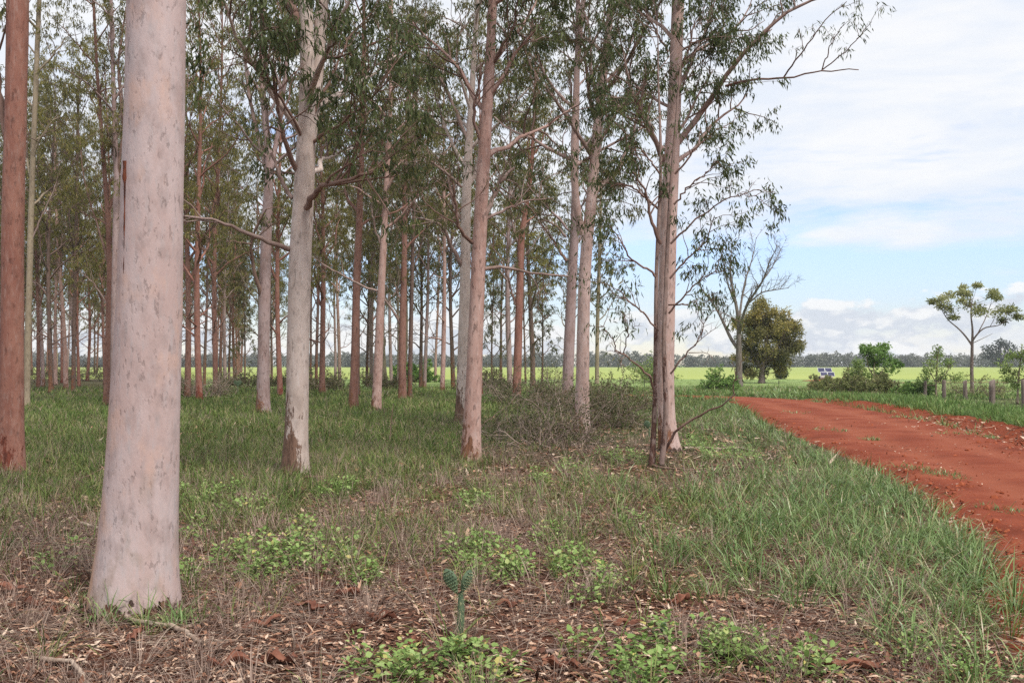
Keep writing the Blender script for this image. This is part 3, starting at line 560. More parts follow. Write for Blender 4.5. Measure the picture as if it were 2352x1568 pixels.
for kd, px, d, w_, lab in [
    ('rust', 413, 62, 9, 'slim rust trunk showing at the edge of the thick pale trunk'), ('rust', 431, 50, 15, 'rust trunk over the brown thicket, nearer the thick pale trunk'),
    ('red', 458, 45, 16, 'red trunk with grey blotches rising from the brown thicket'), ('brown', 469, 75, 8, 'dark thin trunk just behind the red blotched one'),
    ('rust', 496, 54, 13, 'rust trunk with a wide fork at the end of the brown thicket'), ('mauve', 517, 78, 9, 'thin mauve trunk beside the wide forked rust trunk'),
    ('brown', 526, 88, 6, 'very thin brown trunk in front of the bright crop, by the thin mauve trunk'), ('red', 540, 86, 8, 'thin red trunk beside the dark leafy sapling'),
    ('olive', 592, 60, 8, 'thin pale olive trunk hidden behind the mauve grey trunk'), ('brown', 624, 88, 6, 'thin brown trunk against the crop, behind the mauve grey trunk'),
    ('red', 644, 52, 13, 'slender red trunk between the mauve grey and the flaky pale trunk'), ('brown', 713, 70, 6, 'thin dark trunk at the edge of the flaky pale trunk'),
    ('brown', 726, 64, 8, 'blackish narrow trunk with thin twigs, beside the flaky pale trunk'), ('rust', 740, 56, 15, 'rust trunk leaning in slightly, first gap past the flaky pale trunk'),
    ('pink', 780, 86, 9, 'thin pink trunk alone in the gap with the widest view of crop'), ('brown', 823, 52, 7, 'thin dark trunk tight behind the knotted rust pink trunk'),
    ('brown', 843, 76, 8, 'thin brown trunk between the knotted and the leaning trunk'), ('mauve', 854, 74, 11, 'mauve trunk close behind the leaning scarred trunk'),
    ('olive', 885, 72, 12, 'tan trunk between the leaning scarred trunk and the V shaped one'), ('mauve', 899, 80, 9, 'thin mauve trunk touching the tan trunk in the gap'),
    ('olive', 914, 66, 8, 'tan trunk half behind the V shaped rust trunk'), ('brown', 966, 70, 9, 'darker of two thin trunks standing as a pair before the crop'),
    ('mauve', 975, 68, 9, 'paler of two thin trunks standing as a pair before the crop'), ('pink', 1016, 61, 12, 'clean pink trunk alone between the pair and the salmon pink trunk'),
    ('brown', 1041, 68, 11, 'brown trunk just before the pale trunk behind the salmon pink one'), ('red', 1106, 52, 8, 'red trunk peeping out behind the salmon pink trunk'),
    ('mauve', 1172, 66, 14, 'mauve trunk beside the red trunk with the level limb'), ('brown', 1224, 74, 13, 'brown trunk with rising limbs in the gap before the twiggy bush'),
    ('rust', 88, 70, 9, 'rust trunk next behind the thin olive tan trunk'), ('mauve', 99, 74, 9, 'mauve trunk paired with the rust one behind the olive tan trunk'),
    ('pink', 128, 80, 9, 'pale pink straight trunk in the shaded rows'), ('pink', 151, 66, 11, 'pale bent trunk beside the thin dark trunk standing alone'),
    ('leafy', 562, 84, 0, 'dark bushy sapling leafy to the ground at the crop edge'), ('leafy', 1130, 82, 0, 'leafy young gum with low foliage behind the salmon pink trunk'),
    ('leafy', 1245, 88, 0, 'leafy young gum before the crop, next to the brown trunk with rising limbs'), ('brown', 1207, 84, 5, 'very thin grey brown stem beside the red trunk with the level limb')]:
    place(kd, px, d, w_, lab)
rng = np.random.default_rng(21); pts_ = []; cnt = 0
kn = ['rust', 'red', 'mauve', 'pink', 'brown', 'rust', 'olive']
for t in range(4000):
    d = rng.uniform(58, 175); px = rng.uniform(-420, 640-max(0, (105-d))*3.2)
    x = (px-CX)*d/F
    if px > 400 and d < 75: continue
    if px > 400 and d < 130 and rng.random() < .7: continue
    if all((x-a)**2+(d-b)**2 > 4.2**2 for a, b in pts_):
        pts_.append((x, d))
    if len(pts_) >= 100: break
for x, d in pts_:
    px = CX+x*F/d
    if px < 262: lab, gp = 'slender gum among the crowded shaded rows behind the red brown trunk', 'gums in the shaded far rows'
    elif px < 405: lab, gp = 'gum of the far rows, trunk screened by the thick pale trunk', 'gums screened by the thick trunk'
    else: lab, gp = 'slender gum in the far rows behind the brown thicket', 'gums behind the thicket'
    place(kn[rng.integers(len(kn))], px, d, 0, lab, gp)
for px, d, kd in [(690, 96, 'olive'), (770, 100, 'mauve'), (850, 92, 'rust'), (930, 99, 'olive'), (1000, 94, 'pink'), (1075, 93, 'olive'), (1150, 96, 'brown'), (1300, 92, 'olive')]:
    place(kd, px, d, 7, 'thin gum at the last row where the plantation meets the crop', 'gums of the last row')

# ------------------------------------------------------------------ shrubs
def shrub(name, label, x, d, rad, h, seed, n1=26, twig='twig_grey', leaf='leaf_scrub', nl=3, L=.07, W=.028, group=None, n2=7, n3=5, rt=.003):
    r_ = np.random.default_rng(seed); z = float(ground_z(np.array([x]), np.array([d]))[0]); o = thing(name, label, 'shrub', (x, d, z), group)
    az = r_.uniform(0, 6.28, n1); a = np.radians(r_.uniform(5, 80, n1)); st = np.stack([np.cos(az), np.sin(az), 0*az], 1)*(rad*.55*r_.random(n1))[:, None]*[1.25, .9, 1]+[x, d, z]
    dr = np.stack([np.cos(az)*np.sin(a), np.sin(az)*np.sin(a), np.cos(a)], 1); L1 = 1/np.sqrt((np.sin(a)/rad)**2+(np.cos(a)/h)**2)*r_.choice([.5, .8, 1., 1.3], n1, p=[.25, .3, .3, .15])*r_.uniform(.8, 1.15, n1)*(.75+.5*vnoise(az*1.5+seed*7, az*0+seed, 1., 3))
    bw, cr = MB(), MB(); p1 = grow(st, dr, L1, 8, r_, -.02, .26); r1 = np.full(n1, .012+.004*h); bw.tubes(p1, taper(r1, 9, .3), 5)
    foliate(bw, cr, p1, r1, r_, dict(n2=n2, n3=n3, l2=.45*h, nl=nl, L=L, W=W, hang=.1, jit=.03, t3=.25, rt=rt, tint=(.5, .35)), .12)
    bw.build('twig_sprays', M[twig], o, (x, d, z)); cr.build('crown', M[leaf], o, (x, d, z)); return o
def at(px, d): return (px-CX)*d/F, d
shrub('bush', 'tangled grey brown twiggy bush with bare stems, before the pink twin stemmed trunk', *at(1268, 19.6), 1.1, 1.1, 31, 26, nl=2)
shrub('bush', 'dense brown bush right behind the pink twin stemmed trunk', *at(1385, 25.5), 1.0, 1.6, 32, 32, nl=5)
shrub('bush', 'brown bush around the foot of the mauve grey trunk', *at(1290, 34), 1.4, 1.3, 33, 26, nl=4)
shrub('bush', 'brown bush at the foot of the red trunk with the level limb', *at(1195, 40), 1.8, 1.2, 34, 34, nl=3)
shrub('bush', 'low sprawling bare twigs, lowest in front of the bush tangle', *at(1180, 22), 1.2, .6, 35, 26, nl=1)
shrub('bush', 'wide brown thicket at the feet of the red and rust trunks', *at(470, 50), 2.4, 1.3, 36, 44, nl=2, rt=.005)
for i, (px, d, r_, h_, lab) in enumerate([(560, 70, 2.5, 1.0, 'low brown thicket before the dark leafy sapling'), (745, 62, 2.0, 1.0, 'low brown twigs at the foot of the leaning in rust trunk'), (880, 66, 2.2, .9, 'low brown scrub behind the leaning scarred trunk'),
    (1110, 60, 1.8, 1.3, 'scrubby bush behind the salmon pink trunk'), (100, 92, 3.5, 1.5, 'brown undergrowth under the shaded rows by the red brown trunk'), (190, 100, 4.0, 1.6, 'brown undergrowth under the shaded rows past the thin dark trunk'), (660, 74, 2.2, .9, 'low brown scrub seen behind the flaky pale trunk')]):
    shrub('bush', lab, *at(px, d), r_, h_, 40+i, 30, nl=3, L=.12, W=.05, rt=.006)
shrub('bush', 'bright green low bush by the clean pink trunk at the crop edge', *at(955, 92), 1.6, 1.6, 60, 24, leaf='leaf_bright', nl=9, L=.2, W=.1)

# ------------------------------------------------------------------ open country trees (crown given as leaf clumps)
def clump_tree(name, label, d, trunk, clumps, bark, leaf, L, W, per, seed, limbs=(), hang=.2, cat='tree', tint=None, group=None, twig='twig', k=10, flat=.75, grow_=1.25):
    r_ = np.random.default_rng(seed); q = [np.r_[P(a, b, d), w_*d/F/2] for a, b, w_ in trunk]; base = q[0][:3].copy()
    base[2] = 0 if d > 60 else float(ground_z(base[:1], base[1:2])[0]); q[0][2] = base[2]-.05
    o = thing(name, label, cat, base, group); tk, bw, cr = MB(), MB(), MB(); pth = smooth_path(q, 26); trunk_tube(tk, pth, k, r_, .04, .3)
    lps = [pth]
    for lb in limbs:
        lq = np.array([np.r_[P(a, b, d+dd), w_*d/F/2] for a, b, w_, dd in lb]); lp = smooth_path(lq, 14); tk.tubes(lp[:, :3], lp[:, 3], 7); lps.append(lp)
    allp = np.concatenate(lps); zs_ = np.array([P(a, b, d)[2] for a, b, _ in clumps]); zr = (zs_.min(), zs_.max()+1e-6)
    for (a, b, rp) in clumps:
        r = rp*d/F*grow_; c = P(a, b, d); c[1] += r_.normal(0, 1)*r*1.1
        cand = allp[allp[:, 2] < c[2]-r*.3]; cand = cand if len(cand) else allp[:1]
        s = cand[np.argmin(np.linalg.norm(cand[:, :3]-c, axis=1)+r_.random(len(cand))*r)]
        mid_ = (s[:3]+c)/2+np.array([0, 0, -.12*np.linalg.norm(c-s[:3])]); tt = np.linspace(0, 1, 8)[:, None]
        lp = (1-tt)**2*s[:3]+2*tt*(1-tt)*mid_+tt**2*c; r0 = min(s[3]*.6, .03+.012*np.linalg.norm(c-s[:3]))
        bw.tubes(lp, np.linspace(r0, r0*.3, 8), 5)
        nt_ = 9; dr = nrm(r_.normal(size=(nt_, 3))+[0, 0, .3]); p3 = grow(np.repeat(lp[None, 5], nt_, 0), dr, np.full(nt_, r*1.1), 4, r_, .05, .2); bw.tubes(p3, taper(np.full(nt_, max(.006, r0*.25)), 5, .3), 3)
        v = nrm(r_.normal(size=(per, 3)))*(r*r_.random(per)**.45)[:, None]*np.array([1, 1, flat]); v *= (1+.25*np.sin(v[:, :1]*7/r+a))
        ax = nrm(r_.normal(0, .7, (per, 3))+v/r*.4+[0, 0, -hang]); sd = nrm(np.cross(ax, r_.normal(size=(per, 3))))
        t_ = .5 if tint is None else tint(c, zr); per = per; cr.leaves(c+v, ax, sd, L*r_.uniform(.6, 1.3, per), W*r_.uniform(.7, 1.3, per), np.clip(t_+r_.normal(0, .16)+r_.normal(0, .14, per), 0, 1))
    tk.build('trunk', M[bark], o, base); bw.build('twig_sprays', M[twig], o, base); cr.build('crown', M[leaf], o, base); return o
def c28(L_): return [(1898.7+a/4.267, 612.5+b/4.267, r/4.267) for a, b, r in L_]
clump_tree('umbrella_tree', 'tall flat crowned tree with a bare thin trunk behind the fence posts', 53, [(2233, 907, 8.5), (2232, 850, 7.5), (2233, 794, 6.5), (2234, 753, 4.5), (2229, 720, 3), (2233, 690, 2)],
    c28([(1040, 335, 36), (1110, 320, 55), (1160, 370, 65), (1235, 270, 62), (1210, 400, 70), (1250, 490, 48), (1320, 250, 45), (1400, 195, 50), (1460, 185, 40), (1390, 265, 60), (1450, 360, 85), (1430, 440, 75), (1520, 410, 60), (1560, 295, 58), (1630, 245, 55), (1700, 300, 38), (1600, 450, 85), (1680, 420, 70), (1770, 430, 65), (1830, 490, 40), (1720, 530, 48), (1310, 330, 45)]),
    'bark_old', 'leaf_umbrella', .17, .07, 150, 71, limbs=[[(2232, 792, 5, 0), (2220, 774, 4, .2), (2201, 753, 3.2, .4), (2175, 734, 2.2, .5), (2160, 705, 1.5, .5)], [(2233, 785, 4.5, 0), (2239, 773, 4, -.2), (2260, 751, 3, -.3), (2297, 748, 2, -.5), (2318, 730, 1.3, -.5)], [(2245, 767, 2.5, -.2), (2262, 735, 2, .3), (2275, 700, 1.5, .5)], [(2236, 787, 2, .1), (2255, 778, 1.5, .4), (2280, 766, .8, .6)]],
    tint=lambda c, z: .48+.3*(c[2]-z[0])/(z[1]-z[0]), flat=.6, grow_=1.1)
cl = []
r_ = np.random.default_rng(72)
for i in range(62):
    v = r_.normal(size=2); v = v/np.linalg.norm(v)*r_.random()**.5; a, b = 1766+v[0]*62+6*v[1], 765+v[1]*78; b = min(b, 836)
    if b < 760 and a < 1712: a += 18
    cl.append((a, b, r_.uniform(11, 19)))
cl += [(1752, 800, 20), (1745, 820, 18), (1765, 780, 20), (1750, 760, 20), (1770, 830, 18), (1690, 750, 12), (1698, 738, 10), (1722, 845, 16), (1838, 790, 10), (1830, 800, 9), (1722, 858, 11), (1790, 850, 12), (1752, 852, 14), (1700, 820, 13), (1708, 845, 12), (1690, 822, 10)]
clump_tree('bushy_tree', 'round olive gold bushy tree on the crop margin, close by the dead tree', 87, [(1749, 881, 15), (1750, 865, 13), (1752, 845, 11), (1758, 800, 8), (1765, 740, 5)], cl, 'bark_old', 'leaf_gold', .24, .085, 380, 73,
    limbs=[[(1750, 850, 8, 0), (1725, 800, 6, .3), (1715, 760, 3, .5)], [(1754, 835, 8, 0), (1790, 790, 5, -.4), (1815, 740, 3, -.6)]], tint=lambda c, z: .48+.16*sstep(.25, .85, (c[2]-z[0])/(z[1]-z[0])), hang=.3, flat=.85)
clump_tree('bushy_tree', 'small round dark green bush tree in the open, next to the olive gold tree', 112, [(1793, 871, 5), (1793, 858, 4)], [(1793, 852, 11), (1788, 857, 8), (1800, 857, 8), (1794, 846, 7), (1786, 862, 6), (1802, 862, 6)], 'bark_old', 'leaf_edge', .25, .11, 200, 74)
clump_tree('dark_tree', 'dark round tree far out at the edge of the distant woodland', 400, [(2299, 847.2, 5), (2299, 838, 4), (2300, 820, 3)], c28([(1720, 740, 40), (1735, 765, 45), (1650, 800, 50), (1770, 800, 60), (1615, 850, 55), (1700, 860, 62), (1800, 840, 48), (1670, 930, 40), (1580, 880, 35), (1740, 900, 45), (1690, 800, 50), (1830, 865, 30)]), 'bark_old', 'leaf_dark', 1.1, .55, 110, 75)
clump_tree('green_tree', 'bright green rounded small tree above the scrubby bush by the fence', 58, [(2012, 901, 4), (2012, 872, 3.6), (2006, 850, 2.5), (2010, 830, 2)], c28([(385, 790, 48), (360, 830, 42), (560, 785, 46), (470, 840, 70), (590, 860, 70), (530, 800, 50), (640, 920, 60), (600, 990, 75), (420, 880, 55), (560, 1060, 60), (680, 950, 35), (470, 940, 50), (520, 930, 60), (440, 810, 45)]), 'bark_olive', 'leaf_bright', .16, .085, 200, 76, limbs=[[(2012, 872, 3, 0), (2025, 855, 2, .3), (2035, 840, 1.5, .4)], [(2010, 868, 3, 0), (1995, 845, 2, -.3), (1990, 820, 1.2, -.4)]])
clump_tree('green_tree', 'lime green soft sapling tight beside the rounded green tree', 60, [(1973, 899, 3), (1973, 870, 2.5), (1972, 845, 1.5)], c28([(300, 930, 45), (280, 980, 55), (340, 990, 50), (310, 1040, 65), (250, 1050, 45), (370, 1050, 50), (310, 1100, 60)]), 'bark_olive', 'leaf_lime', .15, .05, 190, 77, hang=.5)
clump_tree('sapling', 'lime green open sapling among the fence posts, before the flat crowned tree', 49, [(2150, 913, 4.5), (2150, 880, 4), (2152, 840, 3), (2155, 805, 1.6)], c28([(1095, 800, 38), (1060, 870, 55), (1130, 850, 40), (985, 940, 58), (1140, 930, 52), (1050, 1000, 70), (1205, 950, 48), (1240, 1070, 50), (945, 1010, 42), (1160, 1060, 55), (990, 1080, 48), (1100, 1090, 50), (1275, 1100, 38), (900, 1140, 30)]), 'bark_olive', 'leaf_lime', .14, .05, 100, 78, hang=.5, limbs=[[(2150, 880, 2.5, 0), (2135, 850, 2, .2), (2128, 830, 1, .3)], [(2151, 878, 2.5, 0), (2175, 855, 2, -.2), (2185, 835, 1, -.3)]])
clump_tree('sapling', 'lime green sapling cut by the picture edge beyond the last thick fence post', 41, [(2337, 928, 5), (2338, 890, 4.5), (2342, 840, 3), (2348, 790, 1.8)], c28([(1930, 770, 45), (1950, 840, 55), (1880, 860, 55), (1800, 865, 48), (1840, 950, 65), (1920, 960, 70), (1800, 1010, 50), (1880, 1060, 70), (1960, 1050, 70), (1790, 1100, 45), (1850, 1150, 45), (1980, 900, 60), (2010, 1000, 60)]), 'bark_olive', 'leaf_lime', .13, .05, 110, 79, hang=.5)
for px, d, r_, h_, sd, lab, lf in [(1935, 60, 1.2, .95, 81, 'olive scrubby bush spreading below the lime green sapling', 'leaf_shrub'), (1990, 57, 1.2, .9, 82, 'brownish scrubby bush under the rounded green tree', 'leaf_shrub'), (2035, 55, .9, .8, 83, 'low olive scrub between the rounded green tree and the first fence post', 'leaf_shrub'), (1895, 62, 1.0, .7, 84, 'low outermost scrub just in front of the solar panels', 'leaf_shrub'),
    (2105, 50, .6, .75, 85, 'small green bush between two fence posts', 'leaf_bright'), (2235, 50, 1.0, 1.1, 86, 'leafless dark bush at the foot of the flat crowned tree', None), (2290, 50, 1.0, 1.0, 88, 'thin brown weedy bush beside the thickest fence post', None), (1655, 62, 1.0, 1.2, 89, 'thin straggly green weed bush before the dead tree', 'leaf_bright'), (1500, 90, 1.5, 2.2, 90, 'small lime bush at the crop edge seen beside the twin stemmed gum', 'leaf_lime')]:
    o = shrub('bush', lab, *at(px, d), r_, h_, sd, 26 if lf else 14, twig='twig_grey' if lf else 'twig', leaf=lf or 'leaf_shrub', nl=8 if lf else 1, L=.13, W=.06, n2=6, n3=4, rt=.005)
# tussock of dry reddish grass is part of the bank grass below

# dead tree
dd_ = 70.; dead = thing('dead_tree', 'leafless grey forked tree with fine bare twigs, standing in the open', 'tree', [(1697-CX)*dd_/F, dd_, 0.])
rng = np.random.default_rng(91); tk, bw = MB(), MB(); b0 = np.array(dead.location)
q = smooth_path([np.r_[P(a, b, dd_), w_*dd_/F/2] for a, b, w_ in [(1697, 891, 18), (1697, 850, 15), (1697, 800, 13.5), (1697, 740, 9), (1691, 701, 7), (1682, 660, 5.5), (1676, 620, 4), (1680, 575, 2), (1684, 553, 1)]], 40); q[0, 2] = -.1; trunk_tube(tk, q, 12, rng, .06, .3)
lim = [[(1696, 800, 9, 0), (1684, 790, 8, .1), (1665, 748, 7, .3), (1645, 706, 5, .5), (1613, 666, 3, .8), (1596, 640, 1.5, .9)], [(1697, 770, 8, 0), (1706, 725, 7, -.2), (1712, 705, 6, -.3), (1735, 670, 5, -.5), (1757, 640, 3.5, -.7), (1765, 600, 2.5, -.8), (1785, 570, 1.2, -.9)],
       [(1697, 740, 6, 0), (1703, 690, 5, .3), (1712, 640, 3.5, .6), (1730, 590, 2.5, .8), (1737, 545, 1, .9)], [(1715, 700, 4, -.3), (1750, 670, 3, -.4), (1785, 665, 2, -.5), (1812, 661, 1, -.6)], [(1690, 700, 4, 0), (1670, 650, 3, -.4), (1662, 600, 2, -.6), (1655, 570, 1, -.7)], [(1740, 660, 3, -.5), (1770, 620, 2.5, 0), (1795, 570, 1.2, .3)]]
ps = []
for l in lim:
    lp = smooth_path([np.r_[P(a, b, dd_+e*3), w_*dd_/F/2] for a, b, w_, e in l], 16); tk.tubes(lp[:, :3], lp[:, 3], 7); ps.append(lp)
for lp in ps+[q[18:]]:
    lp = smooth_path(lp, 16); foliate(bw, MB(), lp[None, :, :3], np.array([lp[4, 3]]), rng, dict(n2=16, n3=6, l2=1.15, nl=0, up2=.16, upb=.7, rt=.013), .25)
tk.build('trunk', M['bark_dead'], dead, b0); bw.build('twig_sprays', M['bark_dead'], dead, b0)

# far woodland: one distant mass
r_ = np.random.default_rng(95); mb = MB()
n_ = 1500; X = r_.uniform(-560, 440, n_); Y = 552+r_.random(n_)*40-X*.02; Hh = r_.uniform(4.6, 7.6, n_)*(1+.5*(vnoise(X, X*0, 38, 6)-.5)+.25*(vnoise(X, X*0, 11, 16)-.5))+.4; 
for i in range(n_):
    m_ = 95; zz = r_.random(m_)**.85; rr = 3.0*np.sqrt(np.clip(zz*1.6, .7, 1))*np.where(zz > .8, 1.6*(1.02-zz)/.35, 1)
    an = r_.uniform(0, 6.28, m_); c = np.stack([X[i]+np.cos(an)*rr*r_.random(m_)**.5, Y[i]+np.sin(an)*rr*r_.random(m_)**.5, .2+zz*Hh[i]], 1)
    ax = nrm(r_.normal(size=(m_, 3))); mb.leaves(c, ax, nrm(np.cross(ax, r_.normal(size=(m_, 3)))), r_.uniform(.7, 1.7, m_), r_.uniform(.4, .9, m_), np.clip(.35+.3*zz+r_.normal(0, .15)+r_.normal(0, .1, m_), 0, 1))
tag(mb.build('woodland', M['leaf_wood']), 'low grey green woodland along the horizon beyond the crop', 'woodland', kind='stuff')

# ------------------------------------------------------------------ fences, pump and solar panels
def post(mb, px, d, ptop, wm, r_, sides=7, lean=0.):
    x = (px-CX)*d/F; z0 = float(ground_z(np.array([x]), np.array([d]))[0]); z1 = CH+(HY-ptop)*d/F
    zz = np.array([z0-.1, z0+.3*(z1-z0), z0+.7*(z1-z0), z1-.02, z1, z1+.004]); rad = wm/2*np.array([1.05, 1, .98, .95, .85, .02])
    mb.tubes(np.stack([x+lean*(zz-z0)+r_.normal(0, .004, 6), np.full(6, d), zz], 1), rad, sides); return np.array([x, d, z1])
r_ = np.random.default_rng(97)
fp = [(2055, 56, 873.5, .16), (2087, 52.5, 875, .21), (2125, 49, 875, .20), (2168, 46, 873, .22), (2218, 43, 874, .21), (2279, 39.5, 873.5, .29), (2352, 36.5, 872, .20)]
fx0 = at(2055, 56); fen = thing('fence', 'weathered grey timber post and wire fence along the far side of the red road', 'fence', (fx0[0], fx0[1], 0)); tops = []
for px, d, tp_, w_ in fp:
    mb = MB(); tops.append(post(mb, px, d, tp_, w_*.8, r_, 9, r_.normal(0, .02))); mb.build('post', M['post'], fen, fen.location)
for hz in (.12, .42, .72):
    mb = MB(); mb.tubes(np.array([t-[0, .0, hz] for t in tops]), np.full(len(tops), .004), 4); mb.build('wire', M['wire'], fen, fen.location)
fx0 = at(1610, 68); fen = thing('fence', 'thin dark steel picket wire fence near the dead tree', 'fence', (fx0[0], fx0[1], 0)); tops = []
for px, d, tp_ in [(1480, 70, 872), (1610, 68, 870), (1670, 67, 872), (1789, 66, 873), (1876, 65, 873), (1960, 63, 873)]:
    mb = MB(); tops.append(post(mb, px, d, tp_, .055, r_, 5)); mb.build('picket', M['iron'], fen, fen.location)
for hz in (.1, .4):
    mb = MB(); mb.tubes(np.array([t-[0, 0, hz] for t in tops]), np.full(len(tops), .005), 4); mb.build('wire', M['wire'], fen, fen.location)
x, d = at(1896, 100)
md = MB(); a = np.linspace(0, 2*math.pi, 25)[:-1]; rr = np.linspace(0, 1, 8)
MX = x+.2+np.outer(rr, np.cos(a))*2.6; MY = d+np.outer(rr, np.sin(a))*1.6; MZ = .02+.14*(1-rr**2)[:, None]+0*MX; i = np.arange(MX.size).reshape(MX.shape)
md.add(np.stack([MX, MY, MZ], -1), np.stack([i[:-1], np.roll(i, -1, 1)[:-1], np.roll(i, -1, 1)[1:], i[1:]], -1).reshape(-1, 4)); tag(md.build('dirt_mound', M['red_dirt']), kind='structure')
sp = thing('solar_panel', 'four panel blue solar array on a steel stand in the field', 'solar panel', (x+.35, d+.9, .1)); so = np.array(sp.location)
mb = MB(); mb.tubes(np.array([so+[0, 0, 0], so+[0, 0, .45], so+[0, .02, .9]]), np.full(3, .05), 8); mb.build('stand', M['alu'], sp, so)
tl = R(55); cz = np.array([math.cos(0), 0, 0]); 
for sx_ in (-1, 1):
    for sy_ in (-1, 1):
        c = so+np.array([sx_*.36-.15*sy_*.6, sy_*.27*math.cos(tl), .78+sy_*.27*math.sin(tl)])
        mb = MB(); mb.box(c, (.70, .52, .03), rx=tl); mo = mb.build('module_frame', M['alu'], sp, so, flat=True)
        mb = MB(); mb.box(c+np.array([0, -math.sin(tl), math.cos(tl)])*.012, (.64, .46, .02), rx=tl); mb.build('cell_sheet', M['solar'], mo, (0, 0, 0), flat=True).location = -so
tank = thing('water_trough', 'pale concrete pipe trough lying by the solar panels', 'trough', (x-.05, d-.3, .12)); to = np.array(tank.location)
mb = MB(); ln = np.array([-.62, -.62, -.6, .6, .62, .62])
mb.tubes(np.stack([to[0]+ln, np.full(6, to[1]), np.full(6, to[2]+.22)], 1), np.array([.16, .21, .215, .215, .21, .01]), 14); mb.build('pipe', M['concrete'], tank, to)
mb = MB(); mb.tubes(np.stack([to[0]+np.array([-.76, -.74, -.58, -.56]), np.full(4, to[1]), np.full(4, to[2]+.22)], 1), np.array([.01, .13, .15, .01]), 10); mb.build('pump', M['iron'], tank, to)

# ------------------------------------------------------------------ bark skirt, scar and flakes of the thick trunk
bo = np.array(big.location); d = float(bo[1]); r_ = np.random.default_rng(99)
mb = MB()
for k_ in range(34):                                 # jagged dark scales of old bark round the foot
    a = k_/34*2*math.pi+r_.normal(0, .05); hh = r_.choice([.03, .05, .07, .13], p=[.25, .3, .2, .25]); ww = r_.uniform(.02, .045); rb = .315
    nv = np.array([math.cos(a), math.sin(a), 0]); sv = np.array([-nv[1], nv[0], 0]); b0 = np.array([bo[0], bo[1], bo[2]-.04])+nv*rb
    u_ = np.linspace(-1, 1, 6); tp = hh*r_.uniform(.35, 1, 6)+.04; out_ = r_.uniform(.0, .035)
    lo = b0+u_[:, None]*ww*sv+nv*.03; hi = b0+u_[:, None]*ww*.85*sv+nv*(out_-.012)+tp[:, None]*[0, 0, 1.]
    V = np.concatenate([lo, hi, hi-nv*.018, lo-nv*.05]); i = np.arange(24).reshape(4, 6)
    mb.add(V, np.stack([i[:-1, :-1], i[:-1, 1:], i[1:, 1:], i[1:, :-1]], -1).reshape(-1, 4))
mb.build('bark_skirt', M['old_bark'], big, bo)
mb = MB()
zz = np.linspace(0, 1, 24); pz = 370+zz*290; cxp = 285-zz*1; pc = []
for f, py in zip(zz, pz):                            # where the line of the scar meets the round of the trunk
    k_ = (286.5+1.2*math.sin(f*3)-f*3.5-CX)/F; cx_ = (np.interp(py, [250, 500, 800], [355, 347, 339])-CX)*d/F; rr_ = np.interp(py, [250, 500, 800], [134, 139, 146])/2*d/F
    A_, B_, C_ = k_*k_+1, -2*(k_*cx_+d), cx_*cx_+d*d-rr_*rr_; D_ = max(B_*B_-4*A_*C_, 0); yy = (-B_-math.sqrt(D_))/(2*A_)
    pc.append([k_*yy, yy, CH+(HY-py)/F*yy])
pc = np.array(pc)
pc[:, 1] += .006; wd = (.006+.004*np.sin(zz*9)**2)*np.where(zz < .16, 1.9, 1)*(1.1-.6*zz)*r_.uniform(.75, 1.25, 24); wd[-3:] *= [.7, .4, .1]
mb.tubes(pc, wd, 6); mb.build('bark_scar', plain_mat('resin', (.16, .045, .02), (.05, .02, .015), 30, .3), big, bo)

# ------------------------------------------------------------------ prickly pears
M['cactus'] = plain_mat('cactus', (.075, .115, .065), (.11, .155, .085), 20, 1, rough=.6, spec=.3)
M['spine'] = plain_mat('spine', (.55, .5, .3), (.4, .4, .2), 20, 1)
def pad(mb, sp_, c0, ax, wdir, L, Wd, T, r_):
    ax, wdir = nrm(np.asarray(ax, float)), nrm(np.asarray(wdir, float)); wdir = nrm(wdir-ax*(wdir@ax)); nv = np.cross(ax, wdir)
    t = np.linspace(0, 1, 14); prof = np.sin(np.pi*np.clip(t, .012, .99)**1.4)**.7*.5; th = np.arange(16)/16*2*math.pi
    v = c0+t[:, None, None]*L*ax+(prof*Wd)[:, None, None]*np.cos(th)[None, :, None]*wdir+(prof*T)[:, None, None]*np.sin(th)[None, :, None]*nv
    i = np.arange(14*16).reshape(14, 16); mb.add(v.reshape(-1, 3), np.stack([i[:-1], np.roll(i, -1, 1)[:-1], np.roll(i, -1, 1)[1:], i[1:]], -1).reshape(-1, 4))
    for a in range(1, 9):
        for b in range(-2, 3):
            tt = a/9.; w_ = (b+(a % 2)*.5)/2.9; pr = np.sin(np.pi*tt**1.4)**.7*.5
            if abs(w_) > .92: continue
            s_ = math.sqrt(1-w_*w_)
            for sg in (-1, 1):
                p = c0+tt*L*ax+pr*Wd*w_*wdir+sg*pr*T*s_*nv; nn = nrm(nv*sg+wdir*w_*.4)
                mb.tubes(np.array([p-nn*.004, p+nn*.003, p+nn*.005]), np.array([.006, .005, .001]), 5)
                sp_.tubes(np.array([p, p+nn*.022+r_.normal(0, .004, 3)]), np.array([.0011, .0004]), 3)
